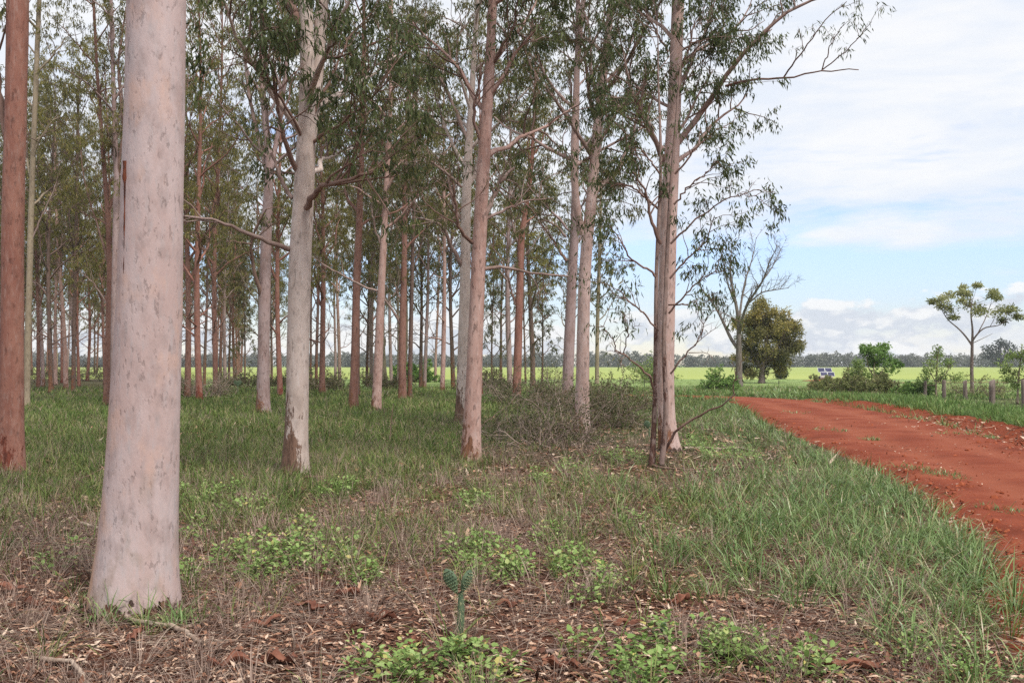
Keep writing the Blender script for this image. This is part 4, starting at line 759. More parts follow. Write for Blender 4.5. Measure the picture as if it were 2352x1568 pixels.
def cactus(label, px, py, stem_h, pads, seed, group=None):
    d = dist(py); r_ = np.random.default_rng(seed); x = (px-CX)*d/F; z = float(ground_z(np.array([x]), np.array([d]))[0]); b = np.array([x, d, z]); o = thing('prickly_pear', label, 'cactus', b)
    if stem_h:
        mb, s_ = MB(), MB(); zz = np.linspace(-.02, stem_h, 12); mb.tubes(np.stack([x+.01*np.sin(zz*9), np.full(12, d), z+zz], 1), .019+.004*np.sin(zz*22)+.004*(zz > .15)*(zz < stem_h*.9), 12); mb.build('stem', M['cactus'], o, b)
        n_ = 170; th = r_.uniform(0, 6.28, n_); z_ = r_.uniform(.01, stem_h, n_); p0 = np.stack([x+np.cos(th)*.02, d+np.sin(th)*.02, z+z_], 1); p1 = p0+np.stack([np.cos(th), np.sin(th), r_.normal(0, .5, n_)], 1)*.018
        s_.tubes(np.stack([p0, p1], 1), np.tile([.0011, .0005], (n_, 1)), 3); sp_ob = s_.build('spines', M['spine'], o, b)
    for ax, wd, L, Wd in pads:
        mb, s_ = MB(), MB(); pad(mb, s_, b+np.array([.012*np.sign(ax[0]) if stem_h else 0, 0, stem_h-.012]), ax, wd, L, Wd, .032, r_); pb = mb.build('pad', M['cactus'], o, b); s_.build('spines', M['spine'], pb, (0, 0, 0)).location = -b
cactus('prickly pear cactus with two upright pads on one thin stem', 1055, 1460, .255, [((-.46, .05, 1), (1, -.25, .2), .168, .082), ((.36, -.05, 1), (.7, .7, -.2), .160, .074)], 111)
cactus('single tiny green cactus pad standing alone on the litter', 1523, 1459, 0, [((.05, 0, 1), (.5, 1, 0), .10, .05)], 112)
cactus('small dark cactus pad beside the twin stemmed gum', 1491, 1000, .18, [((-.3, 0, 1), (1, -.2, 0), .2, .15)], 113)
cactus('small dark cactus far back in the meadow near the brown thicket', 546, 908, .5, [((-.5, 0, 1), (1, -.2, 0), .35, .25), ((.4, 0, 1), (1, .3, 0), .35, .22)], 114)

# ------------------------------------------------------------------ fallen branches and bark sheets
def stick(label, pp, r0, r1, mat='stick', group=None, lift=.02):
    q = []
    for px, py, up in pp:
        d = dist(py); x = (px-CX)*d/F; q.append([x, d, float(ground_z(np.array([x]), np.array([d]))[0])+r0+up])
    q = np.array(q); sp_ = smooth_path(np.c_[q, np.linspace(r0, r1, len(q))], 20); r_ = np.random.default_rng(int(pp[0][0])); mb = MB(); mb.tubes(sp_[:, :3]+r_.normal(0, r0*.25, (20, 3)), sp_[:, 3]*(1+r_.normal(0, .08, 20)), 8)
    return tag(mb.build('fallen_branch', M[mat], None, q[0]), label, 'branch', group)
stick('crooked pale fallen branch at the foot of the thick pale trunk', [(268, 1418, .02), (310, 1428, .015), (350, 1437, .01), (400, 1442, .02), (435, 1458, .01), (462, 1478, 0)], .016, .013)
stick('bleached fallen stick curving out at the lower corner', [(95, 1512, .01), (140, 1520, .02), (165, 1522, .03), (185, 1545, .02), (205, 1580, 0)], .014, .011)
stick('pale short stick poking out past the thick pale trunk', [(187, 1222, .03), (215, 1227, .02), (240, 1236, .01), (290, 1245, 0)], .016, .014)
stick('grey fallen branch lying across the litter past the twin stemmed gum', [(1570, 1034, .03), (1610, 1031, .02), (1650, 1034, .03), (1700, 1030, .02), (1745, 1038, 0)], .03, .015)
stick('brown bent stick among the green weeds', [(1345, 1364, .0), (1352, 1345, .05), (1375, 1338, .06), (1420, 1342, .04)], .012, .008, 'limb')
stick('thin dark stick leaning in the grass behind the salmon pink trunk', [(1085, 1010, .0), (1110, 985, .15), (1155, 962, .28)], .02, .008, 'limb_dark')
stick('dark fallen limb lying under the flaky pale trunk', [(700, 1108, .03), (760, 1104, .02), (820, 1112, .02), (870, 1108, .02)], .022, .01, 'limb_dark')
stick('dark thin branch fallen behind the thick trunk in the meadow', [(160, 1118, .02), (200, 1112, .08), (246, 1098, .15)], .014, .008, 'limb_dark')
stick('long dark fallen stick on the bare litter under the bush', [(1500, 1073, .02), (1530, 1080, .02), (1620, 1088, .02), (1660, 1078, .02)], .018, .01, 'limb_dark')
stick('brown stick flat on the litter near the bottom edge of the photo', [(1255, 1503, .01), (1310, 1500, .015), (1365, 1510, .01)], .012, .009, 'limb')
up_ = stick('thin upright bare brown sapling stem in the meadow', [(896, 1008, 0), (898, 1007, .35), (903, 1006, .8)], .012, .006, 'limb_dark'); up_.name = 'bare_stem'
def curl(label, px, py, L, Wd, rot, curlr, seed, group):
    d = dist(py); x = (px-CX)*d/F; z = float(ground_z(np.array([x]), np.array([d]))[0]); r_ = np.random.default_rng(seed)
    u_ = np.linspace(-.5, .5, 14); v_ = np.linspace(-1, 1, 9)*curlr
    U, V = np.meshgrid(u_, v_, indexing='ij'); rad = Wd/(2*max(curlr, .5)); wv = 1+.35*np.sin(U*9+seed)+.2*np.sin(U*21+seed*2)
    X = U*L+.02*np.sin(V*3+seed); Y = rad*np.sin(V)*wv; Z = rad*(1-np.cos(V))*wv*(1 if seed % 3 else -.4)+.035*np.sin(U*5+seed)**2+.012
    if seed % 3 == 0: Z -= Z.min()-.012
    c, s = math.cos(rot), math.sin(rot); mb = MB(); tl = r_.normal(0, .12); Z = Z+X*tl+abs(tl)*L*.5
    A = np.stack([x+X*c-Y*s, d+X*s+Y*c, z+Z], -1); B = A-[0, 0, .004]
    i = np.arange(126).reshape(14, 9); top_ = np.stack([i[:-1, :-1], i[1:, :-1], i[1:, 1:], i[:-1, 1:]], -1).reshape(-1, 4)
    rim = np.r_[i[:, 0], i[-1, 1:], i[-2::-1, -1], i[0, -2:0:-1]]; rn = np.roll(rim, -1)
    mb.add(np.concatenate([A.reshape(-1, 3), B.reshape(-1, 3)]), np.concatenate([top_, top_[:, ::-1]+126, np.stack([rim, rim+126, rn+126, rn], 1)]))
    return tag(mb.build('bark_piece', M['bark_sheet'], None, (x, d, z)), label, 'bark', group)
bl = [('broad curled red bark sheet nearest the bottom edge', 540, 1530, .30, .13, .2, 1.3), ('curled bark sheet lying just past the broadest sheet', 640, 1520, .22, .09, -.2, 1.2), ('upright folded bark scrap in front of the thick trunk', 307, 1466, .10, .09, 1.3, 1.6), ('brown bark roll against the foot of the thick trunk', 258, 1418, .12, .10, 1.2, 2.2),
      ('rust bark slab on the litter between the weeds and the thick trunk', 715, 1405, .22, .12, -.5, .8), ('dark bark strip below the rust slab', 600, 1440, .25, .07, .4, 1.0), ('folded bark scrap left of the cactus foot', 880, 1430, .20, .09, .3, 1.6), ('small bark curl near the cactus foot', 958, 1492, .12, .08, 1.0, 1.8), ('bark scrap in the near weeds', 1078, 1490, .12, .07, 1.4, 1.4),
      ('bark sheet half under the bright weeds by the bottom edge', 1290, 1540, .20, .10, .1, 1.2), ('long rust bark strip by the bottom edge past the weeds', 1960, 1535, .34, .10, -.25, .9), ('bark scrap on the litter between the tiny pad and the bent stick', 1440, 1440, .16, .07, -.4, 1.3), ('red bark scrap at the end of the green verge grass', 1560, 1395, .18, .08, .5, 1.5), ('rolled bark at the lower corner by the bleached stick', 60, 1395, .22, .10, .2, 2.0),
      ('dark bark slab by the lower corner', 25, 1360, .25, .10, -.1, 1.4), ('bark flake above the bleached stick', 130, 1405, .16, .07, .4, 1.2), ('bark slab in dry grass behind the cactus', 800, 1375, .18, .09, .1, 1.0), ('bark curl beyond the dry grass, near the litter centre', 1165, 1400, .18, .07, -.6, 1.5)]
for i, b in enumerate(bl): curl(b[0], b[1], b[2], b[3]*.85, b[4]*.8, b[5], b[6], i+1, 'bark pieces shed on the litter')

# ------------------------------------------------------------------ ground cover
YR = np.array([845, 870, 900, 950, 1000, 1050, 1100, 1150, 1200, 1250, 1300, 1350, 1400, 1450, 1500, 1568, 1700.])
XR = np.linspace(0, 2352, 13)
GREEN = np.array([[.9]*13, [.9]*13, [1, 1, 1, 1, 1, 1, .9, .8, .9, 1, .5, .5, .5], [1, 1, 1, 1, .95, .9, .6, .4, .6, .7, .6, .2, 0], [1, 1, 1, 1, .95, .85, .35, .15, .15, .3, .4, 0, 0], [1, 1, 1, 1, .95, .8, .3, .12, .1, .15, .3, 0, 0],
    [.95, .95, .95, .95, .8, .55, .22, .18, .2, .2, .3, 0, 0], [.9, .9, .9, .85, .6, .35, .2, .3, .35, .3, .2, 0, 0], [.6, .7, .75, .6, .4, .35, .35, .35, .4, .3, .1, 0, 0], [.35, .35, .4, .35, .3, .6, .3, .25, .35, .2, .1, .1, 0], [.2, .15, .2, .2, .35, .5, .2, .2, .35, .2, .1, .1, .1],
    [.08, .1, .15, .1, .1, .12, .1, .15, .3, .2, .1, .1, .1], [.03, .12, .12, .02, .02, .04, .05, .1, .15, .1, .1, .1, .1], [.05, .04, .04, .02, .02, .03, .04, .08, .1, .08, .1, .1, .1], [.08, .03, .02, .02, .02, .05, .08, .08, .08, .08, .1, .1, .1], [.08, .03, .02, .02, .02, .06, .08, .08, .08, .08, .1, .1, .1], [.05]*13])
z6 = [0]*6
VERGE = np.array([z6+[0]*7, z6+[0, 0, .3, .6, 0, 0, 0], z6+[0, 0, .5, 1, 0, 0, 0], z6+[0, 0, .15, .8, .8, 0, 0], z6+[0, 0, .0, .4, 1, .5, 0], z6+[0, 0, .03, .12, .9, .6, 0], z6+[0, .06, .12, .25, .85, 1, .3], z6+[0, .3, .3, .45, .9, 1, .6], z6+[0, .12, .22, .55, .9, 1, .8], z6+[0, 0, .2, .6, .85, 1, .9],
    z6+[0, 0, .2, .6, .75, .9, 1], z6+[0, 0, .06, .3, .5, .85, 1], z6+[0, 0, 0, .06, .2, .65, 1], z6+[0, 0, 0, 0, .06, .4, .8], z6+[0, 0, 0, 0, .05, .35, .8], z6+[0, 0, 0, 0, .05, .3, .7], z6+[0, 0, 0, 0, .05, .3, .7]])
DRY = np.array([[.2]*13, [.25]*13, [.25]*13, [.25]*13, [.4, .4, .4, .45, .5, .5, .55, .6, .6, .5, .2, 0, 0], [.4, .4, .45, .5, .55, .55, .6, .6, .5, .6, .2, 0, 0], [.45, .45, .5, .5, .55, .6, .6, .5, .4, .4, .1, 0, 0], [.55, .5, .5, .55, .6, .65, .6, .4, .35, .3, .1, 0, 0], [.6, .55, .5, .6, .7, .7, .6, .5, .4, .25, .1, 0, 0], [.8, .75, .6, .75, .8, .7, .6, .5, .5, .25, .1, 0, 0],
    [.85, .6, .6, .8, .7, .6, .5, .5, .5, .3, .15, .1, 0], [.8, .5, .5, .7, .6, .4, .35, .35, .5, .4, .3, .15, .1], [.6, .4, .5, .6, .5, .3, .3, .3, .35, .5, .5, .3, .1], [.5, .4, .5, .5, .45, .25, .3, .3, .3, .4, .6, .3, .1], [.5, .4, .45, .45, .4, .25, .25, .25, .25, .4, .4, .2, .1], [.45]*5+[.2]*4+[.3]*4, [.4]*13])
GREEN[4:7, 6:10] *= .4; VERGE[4:7, 6:9] *= .3; DRY[4:7, 7:10] *= .75
def dens(Gd, x, d):
    px = np.clip(CX+x*F/d, 0, 2351.9); py = np.clip(HY+CH*F/d, 845, 1699.9)
    u_ = px/196; i = u_.astype(int); f = u_-i; j = np.clip(np.searchsorted(YR, py)-1, 0, 15); g_ = (py-YR[j])/(YR[j+1]-YR[j])
    return (Gd[j, i]*(1-f)+Gd[j, i+1]*f)*(1-g_)+(Gd[j+1, i]*(1-f)+Gd[j+1, i+1]*f)*g_
BANDS = [(4.0, 5.5), (5.5, 7), (7, 10), (10, 14), (14, 20), (20, 30), (30, 45), (45, 70), (70, 112)]
def cand(band, per_m2, r_, half=.66):
    a, b = band; n_ = int((b*b-a*a)*half*per_m2); y = np.sqrt(r_.uniform(a*a, b*b, n_)); x = r_.uniform(-half, half, n_)*y; return x, y
trunks = [(np.array(o.location)[:2], .28 if o is big else .12) for o in C.objects if o.name.startswith('gum_tree') and o.location.y < 40]
def clear(x, y):
    k_ = np.ones(len(x), bool)
    for c, r in trunks: k_ &= (x-c[0])**2+(y-c[1])**2 > r*r
    return k_
def blades(mb, x, y, z, n_per, Lm, Wm, lean, spread, r_, tint, segs=3, droop=1.0):
    K_ = len(x)*n_per; ti = np.repeat(np.arange(len(x)), n_per); az = r_.uniform(0, 6.28, K_)
    h = np.stack([np.cos(az), np.sin(az), 0*az], 1); s = np.stack([-np.sin(az), np.cos(az), 0*az], 1)
    tw = r_.normal(0, .5, K_)[:, None]; s = nrm(s*np.cos(tw)+h*np.sin(tw))
    L = (Lm*r_.uniform(.45, 1.2, K_)*np.repeat(r_.uniform(.7, 1.2, len(x)), n_per))[:, None]; W = (Wm*r_.uniform(.6, 1.35, K_))[:, None]
    ln = np.radians(np.clip(r_.normal(lean, lean*.5, K_), 0, 85))[:, None]; dp = (droop*r_.uniform(.1, 1.3, K_))[:, None]
    b = np.stack([x, y, z], 1)[ti]+h*(spread*r_.random(K_)**.7)[:, None]-[0, 0, .01]
    t = np.linspace(0, 1, segs+1); V = []; p = b; prev = 0
    for k_ in range(segs+1):
        if k_:
            a = ln+dp*(t[k_]-.5/segs)**1.5*1.1; p = p+(h*np.sin(a)+np.array([0, 0, 1.])*np.cos(a))*L/segs
        wk = W*(.75 if k_ == 0 else (1. if k_ < segs else .08))*(1-.25*t[k_]); V += [p-s*wk/2, p+s*wk/2]
    V = np.stack(V, 1); o_ = np.arange(K_)[:, None]*(2*segs+2)
    f = np.concatenate([o_+np.array([[2*k_, 2*k_+1, 2*k_+3, 2*k_+2]]) for k_ in range(segs)])
    tt = np.clip(np.repeat(r_.normal(tint[0], tint[1]*.6, len(x)), n_per)+r_.normal(0, tint[1], K_), 0, 1)
    mb.add(V.reshape(-1, 3), f, np.repeat(tt, 2*segs+2))
WM = [1, 1, 1.1, 1.25, 1.6, 2.2, 3.2, 5, 8]
def scatter(mb, grid_, tm2, bp, Lm, Wm, lean, spread, tint, seed, thr=.0, patch=(1.1, .5), extra=None, bands=range(8), droop=1.):
    r_ = np.random.default_rng(seed)
    for bi in bands:
        x, y = cand(BANDS[bi], tm2[bi], r_); dn = dens(grid_, x, y) if extra is None else extra(x, y)
        pn = vnoise(x, y, patch[0], seed)*.6+vnoise(x, y, patch[0]*.35, seed+1)*.4
        k_ = (r_.random(len(x)) < np.clip(dn*1.25-patch[1]*(1-dn)*0+ (pn-.5)*patch[1]*2*np.minimum(dn*3, 1), 0, 1)) & clear(x, y)
        if extra is None: k_ &= ~in_road(x, y) & (right_of(x, y) < .2) & ~(in_road(x*1.14, y*1.14) & (y < 43))
        x, y = x[k_], y[k_]
        if len(x): blades(mb, x, y, ground_z(x, y), bp[bi], Lm*(1+.15*(bi > 4)), Wm*WM[bi], lean, spread*(1+.25*bi), r_, tint, 3 if bi < 4 else 2, droop)
mb = MB(); scatter(mb, GREEN, [38, 38, 38, 38, 34, 20, 9, 3.2], [16, 16, 15, 14, 12, 10, 9, 8], .32, .0052, 30, .05, (.40, .24), 201, droop=1.7, patch=(1.0, .38))
tag(mb.build('meadow_grass', M['grass_green']), 'mixed green grass under the gums', 'grass', kind='stuff')
mb = MB(); scatter(mb, VERGE, [42, 42, 40, 32, 24, 14, 8, 2], [18, 18, 17, 15, 12, 10, 9, 6], .34, .0075, 30, .07, (.45, .27), 211, patch=(.8, .7), droop=2.0)
tag(mb.build('verge_grass', M['grass_verge']), 'broad bladed blue green grass along the red road', 'grass', kind='stuff')
mb = MB(); scatter(mb, DRY, [22, 22, 20, 17, 13, 6.5, 2.2, .6], [26, 26, 22, 18, 14, 11, 9, 8], .28, .0032, 30, .07, (.5, .22), 221, patch=(.7, .9), droop=.7)
tag(mb.build('dry_grass', M['grass_dry']), 'dry pinkish grey grass tufts', 'grass', kind='stuff')
def bank(x, y):
    r = right_of(x, y); e = .9+.7*(vnoise(x, y, 1.6, 77)-.5); far_ = (y > 45)
    return np.where(far_, np.where(in_road(x, y) | (seg_dist(x, y, REs) < .6), 0, np.where(y < 52, np.where(x < 9, 1.6, .8), .8*sstep(60, 53, y)*(x < 12))), np.where(r > e, np.where(r < 9, 1., .75), 0.))*(x > -3)*np.where(y < 46, sstep(6, 3, r), 1)
mb = MB(); scatter(mb, None, [0, 0, 20, 20, 18, 13, 8, 4.5, 1.6], [14, 14, 14, 13, 12, 12, 11, 10, 8], .29, .009, 26, .07, (.5, .2), 231, patch=(1.5, .3), extra=bank, bands=range(2, 9), droop=1.3)
tag(mb.build('bank_grass', M['grass_bank']), 'fresh green grass on the far bank of the road', 'grass', kind='stuff')

mb = MB(); scatter(mb, None, [0, 0, 0, 0, 4, 10, 4, 1.6, .7], [8]*9, .09, .007, 30, .10, (.5, .22), 235, patch=(3., .5), extra=lambda x, y: ((y+.35*x > 56)*.7+.0)*(x > -6-.12*y)*(~in_road(x, y))*1.+(right_of(x, y) > 3.5)*.9*(y < 46), bands=range(4, 9), droop=1.)
tag(mb.build('lawn_grass', M['grass_lawn']), 'short pale green pasture grass behind the fence', 'grass', kind='stuff')

mb = MB(); r_ = np.random.default_rng(237)
for px, py, rx_, ry_, n_ in [(2165, 1098, 45, 12, 60), (2110, 1085, 40, 10, 30), (1900, 992, 40, 5, 25), (2060, 962, 40, 5, 22), (2190, 1000, 30, 5, 18), (2250, 1003, 30, 6, 22), (1830, 950, 40, 4, 14), (2000, 1012, 30, 4, 16), (1940, 925, 50, 4, 25), (2300, 1180, 30, 14, 20)]:
    d0 = dist(py); a = r_.uniform(0, 6.28, n_); q_ = r_.random(n_)**.7; x = (px-CX)*d0/F+np.cos(a)*q_*rx_*d0/F; y = d0+np.sin(a)*q_*(dist(py-ry_)-dist(py+ry_))/2
    blades(mb, x, y, ground_z(x, y)+.02, 9, .13, .008*(1+d0/25), 40, .06, r_, (.4, .2), 2, 1.5)
for px, py, n_ in [(225, 1418, 6), (262, 1425, 5), (330, 1432, 3), (405, 1425, 7), (425, 1432, 4), (195, 1400, 4), (372, 1436, 2)]:
    d0 = dist(py); x = (px-CX)*d0/F+r_.normal(0, .03, n_); y = d0+r_.normal(0, .03, n_); blades(mb, x, y, ground_z(x, y), 7, .26, .009, 28, .03, r_, (.62, .2), 3, 1.8)
tag(mb.build('tuft_grass', M['grass_verge']), 'small grass tufts growing in the red road and at the foot of the thick trunk', 'grass', kind='stuff')
# leaf litter
mb = MB(); r_ = np.random.default_rng(241)
for bi, n_, sz in [(0, 1500, 1.), (1, 1400, 1.), (2, 800, 1.1), (3, 380, 1.35), (4, 150, 1.9), (5, 45, 2.6)]:
    x, y = cand(BANDS[bi], n_, r_); px = CX+x*F/y
    wgt = np.where(in_road(x, y), .02+.55*vnoise(x, y, 1.1, 31)**4+.25*(seg_dist(x, y, LEs) < .35)*(r_.random(len(x)))+.5*sstep(.8, .1, seg_dist(x, y, REs)), 1-.75*dens(VERGE, x, y)-.45*dens(GREEN, x, y)*(y > 12))
    wgt = np.where(right_of(x, y) > 0, np.where(right_of(x, y) < 1.0, .8, 0.), wgt); wgt = wgt*(.5+.9*vnoise(x, y, .5, 12))
    k_ = (r_.random(len(x)) < wgt) & clear(x, y); x, y = x[k_], y[k_]; K_ = len(x)
    b = np.stack([x, y, ground_z(x, y)+np.abs(r_.normal(.010, .012, K_))+.03*in_road(x, y)], 1)
    ax = nrm(np.stack([r_.normal(size=K_), r_.normal(size=K_), r_.normal(0, .22, K_)], 1)); sd = nrm(np.cross(ax, np.stack([r_.normal(0, .3, K_), r_.normal(0, .3, K_), np.ones(K_)], 1)))
    tt = np.clip(r_.normal(.52, .30, K_)+.2*in_road(x, y), 0, 1)
    mb.leaves(b, ax, sd, r_.gamma(5, .011, K_)*sz*np.where(in_road(x, y), .5, 1), r_.gamma(4, .0042, K_)*sz*np.where(in_road(x, y), .6, 1), tt, bend=r_.normal(0, .14))
tag(mb.build('leaf_litter', M['litter']), 'brown and tan fallen gum leaves and bark chips', 'leaf litter', kind='stuff')
mb = MB(); r_ = np.random.default_rng(247)           # crumbs of red soil on the track, thickest along its edges
for bi, n_ in [(1, 90), (2, 70), (3, 45), (4, 26), (5, 12)]:
    x, y = cand(BANDS[bi], n_, r_); e = np.minimum(seg_dist(x, y, LEs), seg_dist(x, y, REs)); k_ = (in_road(x, y) | ((right_of(x, y) > 0) & (right_of(x, y) < 1.1))) & (r_.random(len(x)) < .10+.9*sstep(1.0, .1, e)); x, y = x[k_], y[k_]; K_ = len(x)
    sz = r_.gamma(2., .007, K_)+.004; a = r_.uniform(0, 6.28, K_); z = ground_z(x, y)+.035*in_road(x, y)+.003; t_ = np.array([-1., -.5, .4, 1.]); rr = np.array([.05, .85, .9, .05])
    pth = np.stack([x[:, None]+np.cos(a)[:, None]*t_*sz[:, None]*1.2, y[:, None]+np.sin(a)[:, None]*t_*sz[:, None]*1.2, z[:, None]+r_.uniform(.0, .4, (K_, 4))*sz[:, None]], -1)
    mb.tubes(pth, rr[None]*sz[:, None]*r_.uniform(.7, 1.2, (K_, 4)), 5)
tag(mb.build('dirt', M['red_dirt'], flat=True), 'crumbs of red soil on the track', 'dirt', kind='stuff')
mb = MB(); r_ = np.random.default_rng(251)
for bi, n_ in [(0, 620), (1, 620), (2, 420), (3, 170), (4, 45)]:
    x, y = cand(BANDS[bi], n_, r_); wgt = (1-.8*dens(VERGE, x, y))*(.25+dens(DRY, x, y))*~in_road(x, y)*(right_of(x, y) < 0)*np.clip(vnoise(x, y, .6, 15)*1.8-.2, 0, 1); k_ = (r_.random(len(x)) < wgt) & clear(x, y); x, y = x[k_], y[k_]; K_ = len(x)
    a = r_.uniform(0, 6.28, K_); L = r_.uniform(.06, .30, K_); z = ground_z(x, y)+r_.uniform(.008, .035, K_); dx = np.stack([np.cos(a), np.sin(a), r_.normal(0, .16, K_)], 1)*L[:, None]/2
    c = np.stack([x, y, z], 1); mid_ = c+r_.normal(0, .012, (K_, 3)); P_ = np.stack([c-dx, mid_, c+dx], 1); P_[..., 2] = np.maximum(P_[..., 2], z[:, None]-.008)
    mb.tubes(P_, np.tile([.0016, .0018, .001], (K_, 1))*(1+.5*(bi > 2)+.6*(bi > 3)), 3, np.clip(r_.normal(.6, .25, K_), 0, 1))
tag(mb.build('straw_litter', M['grass_dry']), 'fallen dry stalks scattered over the litter', 'straw litter', kind='stuff')
# leafy weeds
mb = MB(); r_ = np.random.default_rng(261)
WP = [(560, 1275, 40, 40, .7), (650, 1290, 70, 45, 1), (760, 1290, 60, 40, .8), (830, 1320, 50, 30, .7), (1080, 1280, 60, 30, .8), (1130, 1310, 80, 40, .9), (1200, 1330, 40, 30, .7), (1320, 1320, 50, 35, 1), (1390, 1355, 50, 30, .9), (1340, 1395, 30, 15, .6), (900, 1545, 60, 40, .8), (830, 1530, 40, 30, .6), (960, 1560, 60, 40, .8), (1080, 1510, 60, 25, 1), (1130, 1560, 70, 40, 1), (1040, 1530, 50, 30, 1), (1330, 1500, 40, 25, .7), (1500, 1530, 90, 50, 1), (1440, 1570, 50, 30, .8), (1700, 1510, 100, 45, 1), (1640, 1480, 40, 25, .8), (1830, 1540, 80, 30, .9), (1900, 1520, 30, 20, .6),
      (415, 1330, 25, 40, .9), (420, 1250, 30, 25, .5), (160, 1300, 60, 30, .4), (780, 1135, 50, 20, .9), (470, 1150, 80, 30, .7), (560, 1180, 60, 30, .5), (1235, 1112, 22, 14, 1), (1095, 1160, 40, 22, .7), (1320, 1080, 40, 16, .6), (1420, 1050, 60, 16, .5), (1620, 1030, 60, 14, .6), (1680, 1050, 70, 16, .6), (1590, 1010, 40, 10, .5), (2100, 1530, 120, 50, .7), (2250, 1550, 120, 50, .8), (2160, 1500, 60, 30, .6), (700, 1230, 50, 20, .5), (1450, 1210, 50, 20, .5), (1500, 1480, 50, 30, .5), (1260, 1250, 40, 20, .5)]
for px, py, rx_, ry_, am in WP:
    d0 = dist(py); w_ = rx_*d0/F; dl_ = abs(dist(py-ry_)-dist(py+ry_))/2; n_ = int(w_*dl_*3.14*80*am*min(1, (9/d0)))+2
    a = r_.uniform(0, 6.28, n_); q_ = r_.random(n_)**.6; x = (px-CX)*d0/F+np.cos(a)*q_*w_; y = d0+np.sin(a)*q_*dl_
    k_ = clear(x, y); x, y = x[k_], y[k_]
    for xx, yy in zip(x, y):
        z = float(ground_z(np.array([xx]), np.array([yy]))[0]); nl_ = r_.integers(9, 20); hh = r_.uniform(.05, .15); s_ = r_.uniform(.7, 1.15)*(1 if py < 1490 or px < 2050 else .55)
        t = (np.arange(nl_)+.5)/nl_; az = np.arange(nl_)*2.4+r_.uniform(0, 6); h = np.stack([np.cos(az), np.sin(az), 0*az], 1)
        b = np.array([xx, yy, z])+h*(.02+.05*(1-t))[:, None]*s_+np.stack([0*t, 0*t, .015+hh*t], 1); ax = nrm(h+np.stack([0*t, 0*t, -.35+1.1*t], 1)+r_.normal(0, .25, (nl_, 3))); sd = nrm(np.cross(ax, np.array([0, 0, 1.])+r_.normal(0, .3, (nl_, 3))))
        L = s_*r_.uniform(.026, .058, nl_); W = L*r_.uniform(.5, .8, nl_); ti = np.clip(r_.normal(.45, .16)+.25*(t-.5)+r_.normal(0, .17, nl_), 0, 1)
        up = np.cross(sd, ax); e = np.array([[0, 0, 0], [.28, .5, .10], [.65, .38, .06], [1, 0, -.12], [.65, -.38, .06], [.28, -.5, .10], [.5, 0, -.03]])
        V = b[:, None]+ax[:, None]*e[None, :, :1]*L[:, None, None]+sd[:, None]*e[None, :, 1:2]*W[:, None, None]+up[:, None]*e[None, :, 2:]*L[:, None, None]
        o_ = np.arange(nl_)[:, None]*7; mb.add(V.reshape(-1, 3), np.concatenate([o_+[[0, 6, 2, 1]], o_+[[6, 3, 3, 2]] if False else o_+[[6, 4, 3, 2]], o_+[[0, 5, 4, 6]]]), np.repeat(ti, 7))
tag(mb.build('leafy_weeds', M['weed']), 'bright green broad leaved weeds', 'weeds', kind='stuff')

hz = MB(); hz.box((0, 330, 24.5), (1500, 1000, 53)); m, nt, out = new_mat('haze'); pv = nt.nodes.new('ShaderNodeVolumePrincipled')
pv.inputs['Color'].default_value = (.86, .9, .95, 1); pv.inputs['Density'].default_value = .00032; pv.inputs['Anisotropy'].default_value = .3; nt.links.new(pv.outputs[0], out.inputs['Volume'])
tag(hz.build('haze', m, flat=True), kind='stuff')

# ------------------------------------------------------------------ light, sky, camera
SUN_EL, SUN_AZ = R(58), R(140)                       # azimuth clockwise from +Y (north): high, behind and to the right of the camera
sun = bpy.data.lights.new('sun', 'SUN'); sun.energy = 2.5; sun.angle = R(14); sun.color = (1, .96, .9)
so_ = bpy.data.objects.new('sun', sun); C.objects.link(so_); so_.rotation_euler = (math.pi/2-SUN_EL, 0, math.pi-SUN_AZ); so_.location = (10, -10, 30)
wd_ = bpy.data.worlds.new('World'); scene.world = wd_; wd_.use_nodes = True; nt = wd_.node_tree; nt.nodes.clear(); n = N(nt)
sky = n.n('TexSky'); sky.sky_type = 'NISHITA'; sky.sun_disc = False; sky.sun_elevation = SUN_EL; sky.sun_rotation = SUN_AZ; sky.air_density = 1.0; sky.dust_density = .0; sky.ozone_density = 1.2
bg = n.n('Background'); bg.inputs[1].default_value = .108; n.set(bg.inputs[0], n.mix(1., n.mix(1., sky.outputs[0], n.ramp(n.n('SeparateXYZ', Vector=n.n('TexCoord').outputs['Generated']).outputs[2], [(0, .66), (.06, .8), (.12, 1.)]), 'MULTIPLY'), (.96, .96, 1.13), 'MULTIPLY'))
co = n.n('TexCoord').outputs['Generated']; sx = n.n('SeparateXYZ'); n.set(sx.inputs[0], co); ez = sx.outputs[2]
n1 = n.noise(n.scale(co, (1, 1, 5.5)), 3.4, 7, .62, .25)
cov = n.ramp(ez, [(0, .50), (.055, .42), (.075, .36), (.10, .30), (.125, .60), (.17, .70), (.215, .64), (.26, .76), (.32, .88), (1, .84)])
c1 = n.sm(n.math('ADD', n1, n.math('SUBTRACT', cov, .5)), .42, .66)
v2 = n.scale(co, (1, 1, 2.0)); n2 = n.noise(v2, 10, 8, .56, .1)
mp = n.n('Mapping'); n.set(mp.inputs[0], v2); mp.inputs['Location'].default_value = (0, 0, .022); n2b = n.noise(mp.outputs[0], 10, 8, .56, .1)
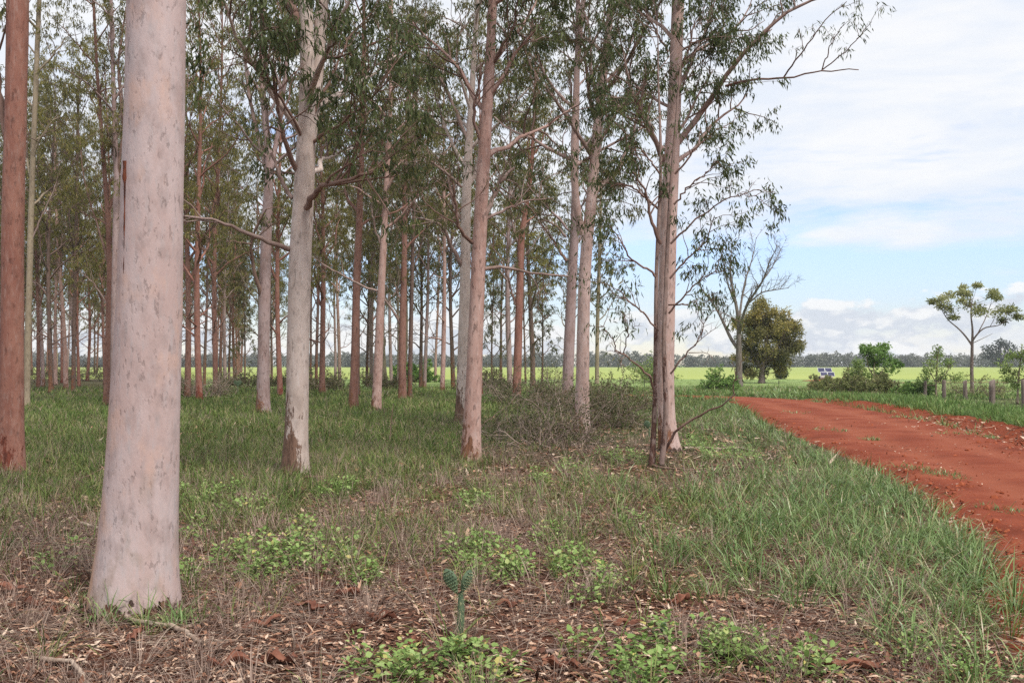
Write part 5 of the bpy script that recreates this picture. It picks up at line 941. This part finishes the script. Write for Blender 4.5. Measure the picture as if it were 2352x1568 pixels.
hgt = n.ramp(ez, [(0, .50), (.012, .56), (.035, .55), (.05, .44), (.066, .22), (.10, .0), (1, .0)])
c2 = n.sm(n.math('ADD', n.math('MULTIPLY', n.math('SUBTRACT', n2, .5), 2.0), hgt), .44, .56)
shade = n.sm(n.math('SUBTRACT', n2, n2b), -.045, .05)
ccol = n.mix(shade, (.69, .74, .83), (1.0, 1.0, 1.0))
e1 = n.n('Emission'); n.set(e1.inputs[0], n.mix(n.sm(n.noise(n.scale(co, (1, 1, 4)), 6, 7, .6, .3), .36, .62), (.86, .91, .985), (1.0, 1.0, 1.0))); e1.inputs[1].default_value = .62
e2 = n.n('Emission'); n.set(e2.inputs[0], ccol); e2.inputs[1].default_value = .65
m1 = n.n('MixShader'); n.set(m1.inputs[0], n.math('MULTIPLY', c1, .93)); nt.links.new(bg.outputs[0], m1.inputs[1]); nt.links.new(e1.outputs[0], m1.inputs[2])
m2 = n.n('MixShader'); n.set(m2.inputs[0], n.math('MULTIPLY', c2, .9)); nt.links.new(m1.outputs[0], m2.inputs[1]); nt.links.new(e2.outputs[0], m2.inputs[2])
ow = n.n('OutputWorld'); nt.links.new(m2.outputs[0], ow.inputs[0])

cam = bpy.data.cameras.new('camera'); co_ = bpy.data.objects.new('camera', cam); C.objects.link(co_); co_.location = (0, 0, CH); co_.rotation_euler = (math.pi/2, 0, 0)
cam.lens = 35; cam.sensor_width = 36; cam.shift_y = (HY-784)/2352; cam.clip_end = 6000; cam.clip_start = .05; scene.camera = co_
scene.view_settings.view_transform = 'Standard'; scene.view_settings.look = 'None'; scene.view_settings.exposure = 0.72; scene.view_settings.gamma = 1
cy = scene.cycles; cy.use_denoising = False; scene.render.filter_size = 1.3; cy.max_bounces = 5; cy.diffuse_bounces = 3; cy.glossy_bounces = 2; cy.transmission_bounces = 3; cy.caustics_reflective = False; cy.caustics_refractive = False; cy.volume_bounces = 0; cy.volume_step_rate = 4
cy.use_adaptive_sampling = True; cy.adaptive_threshold = .004
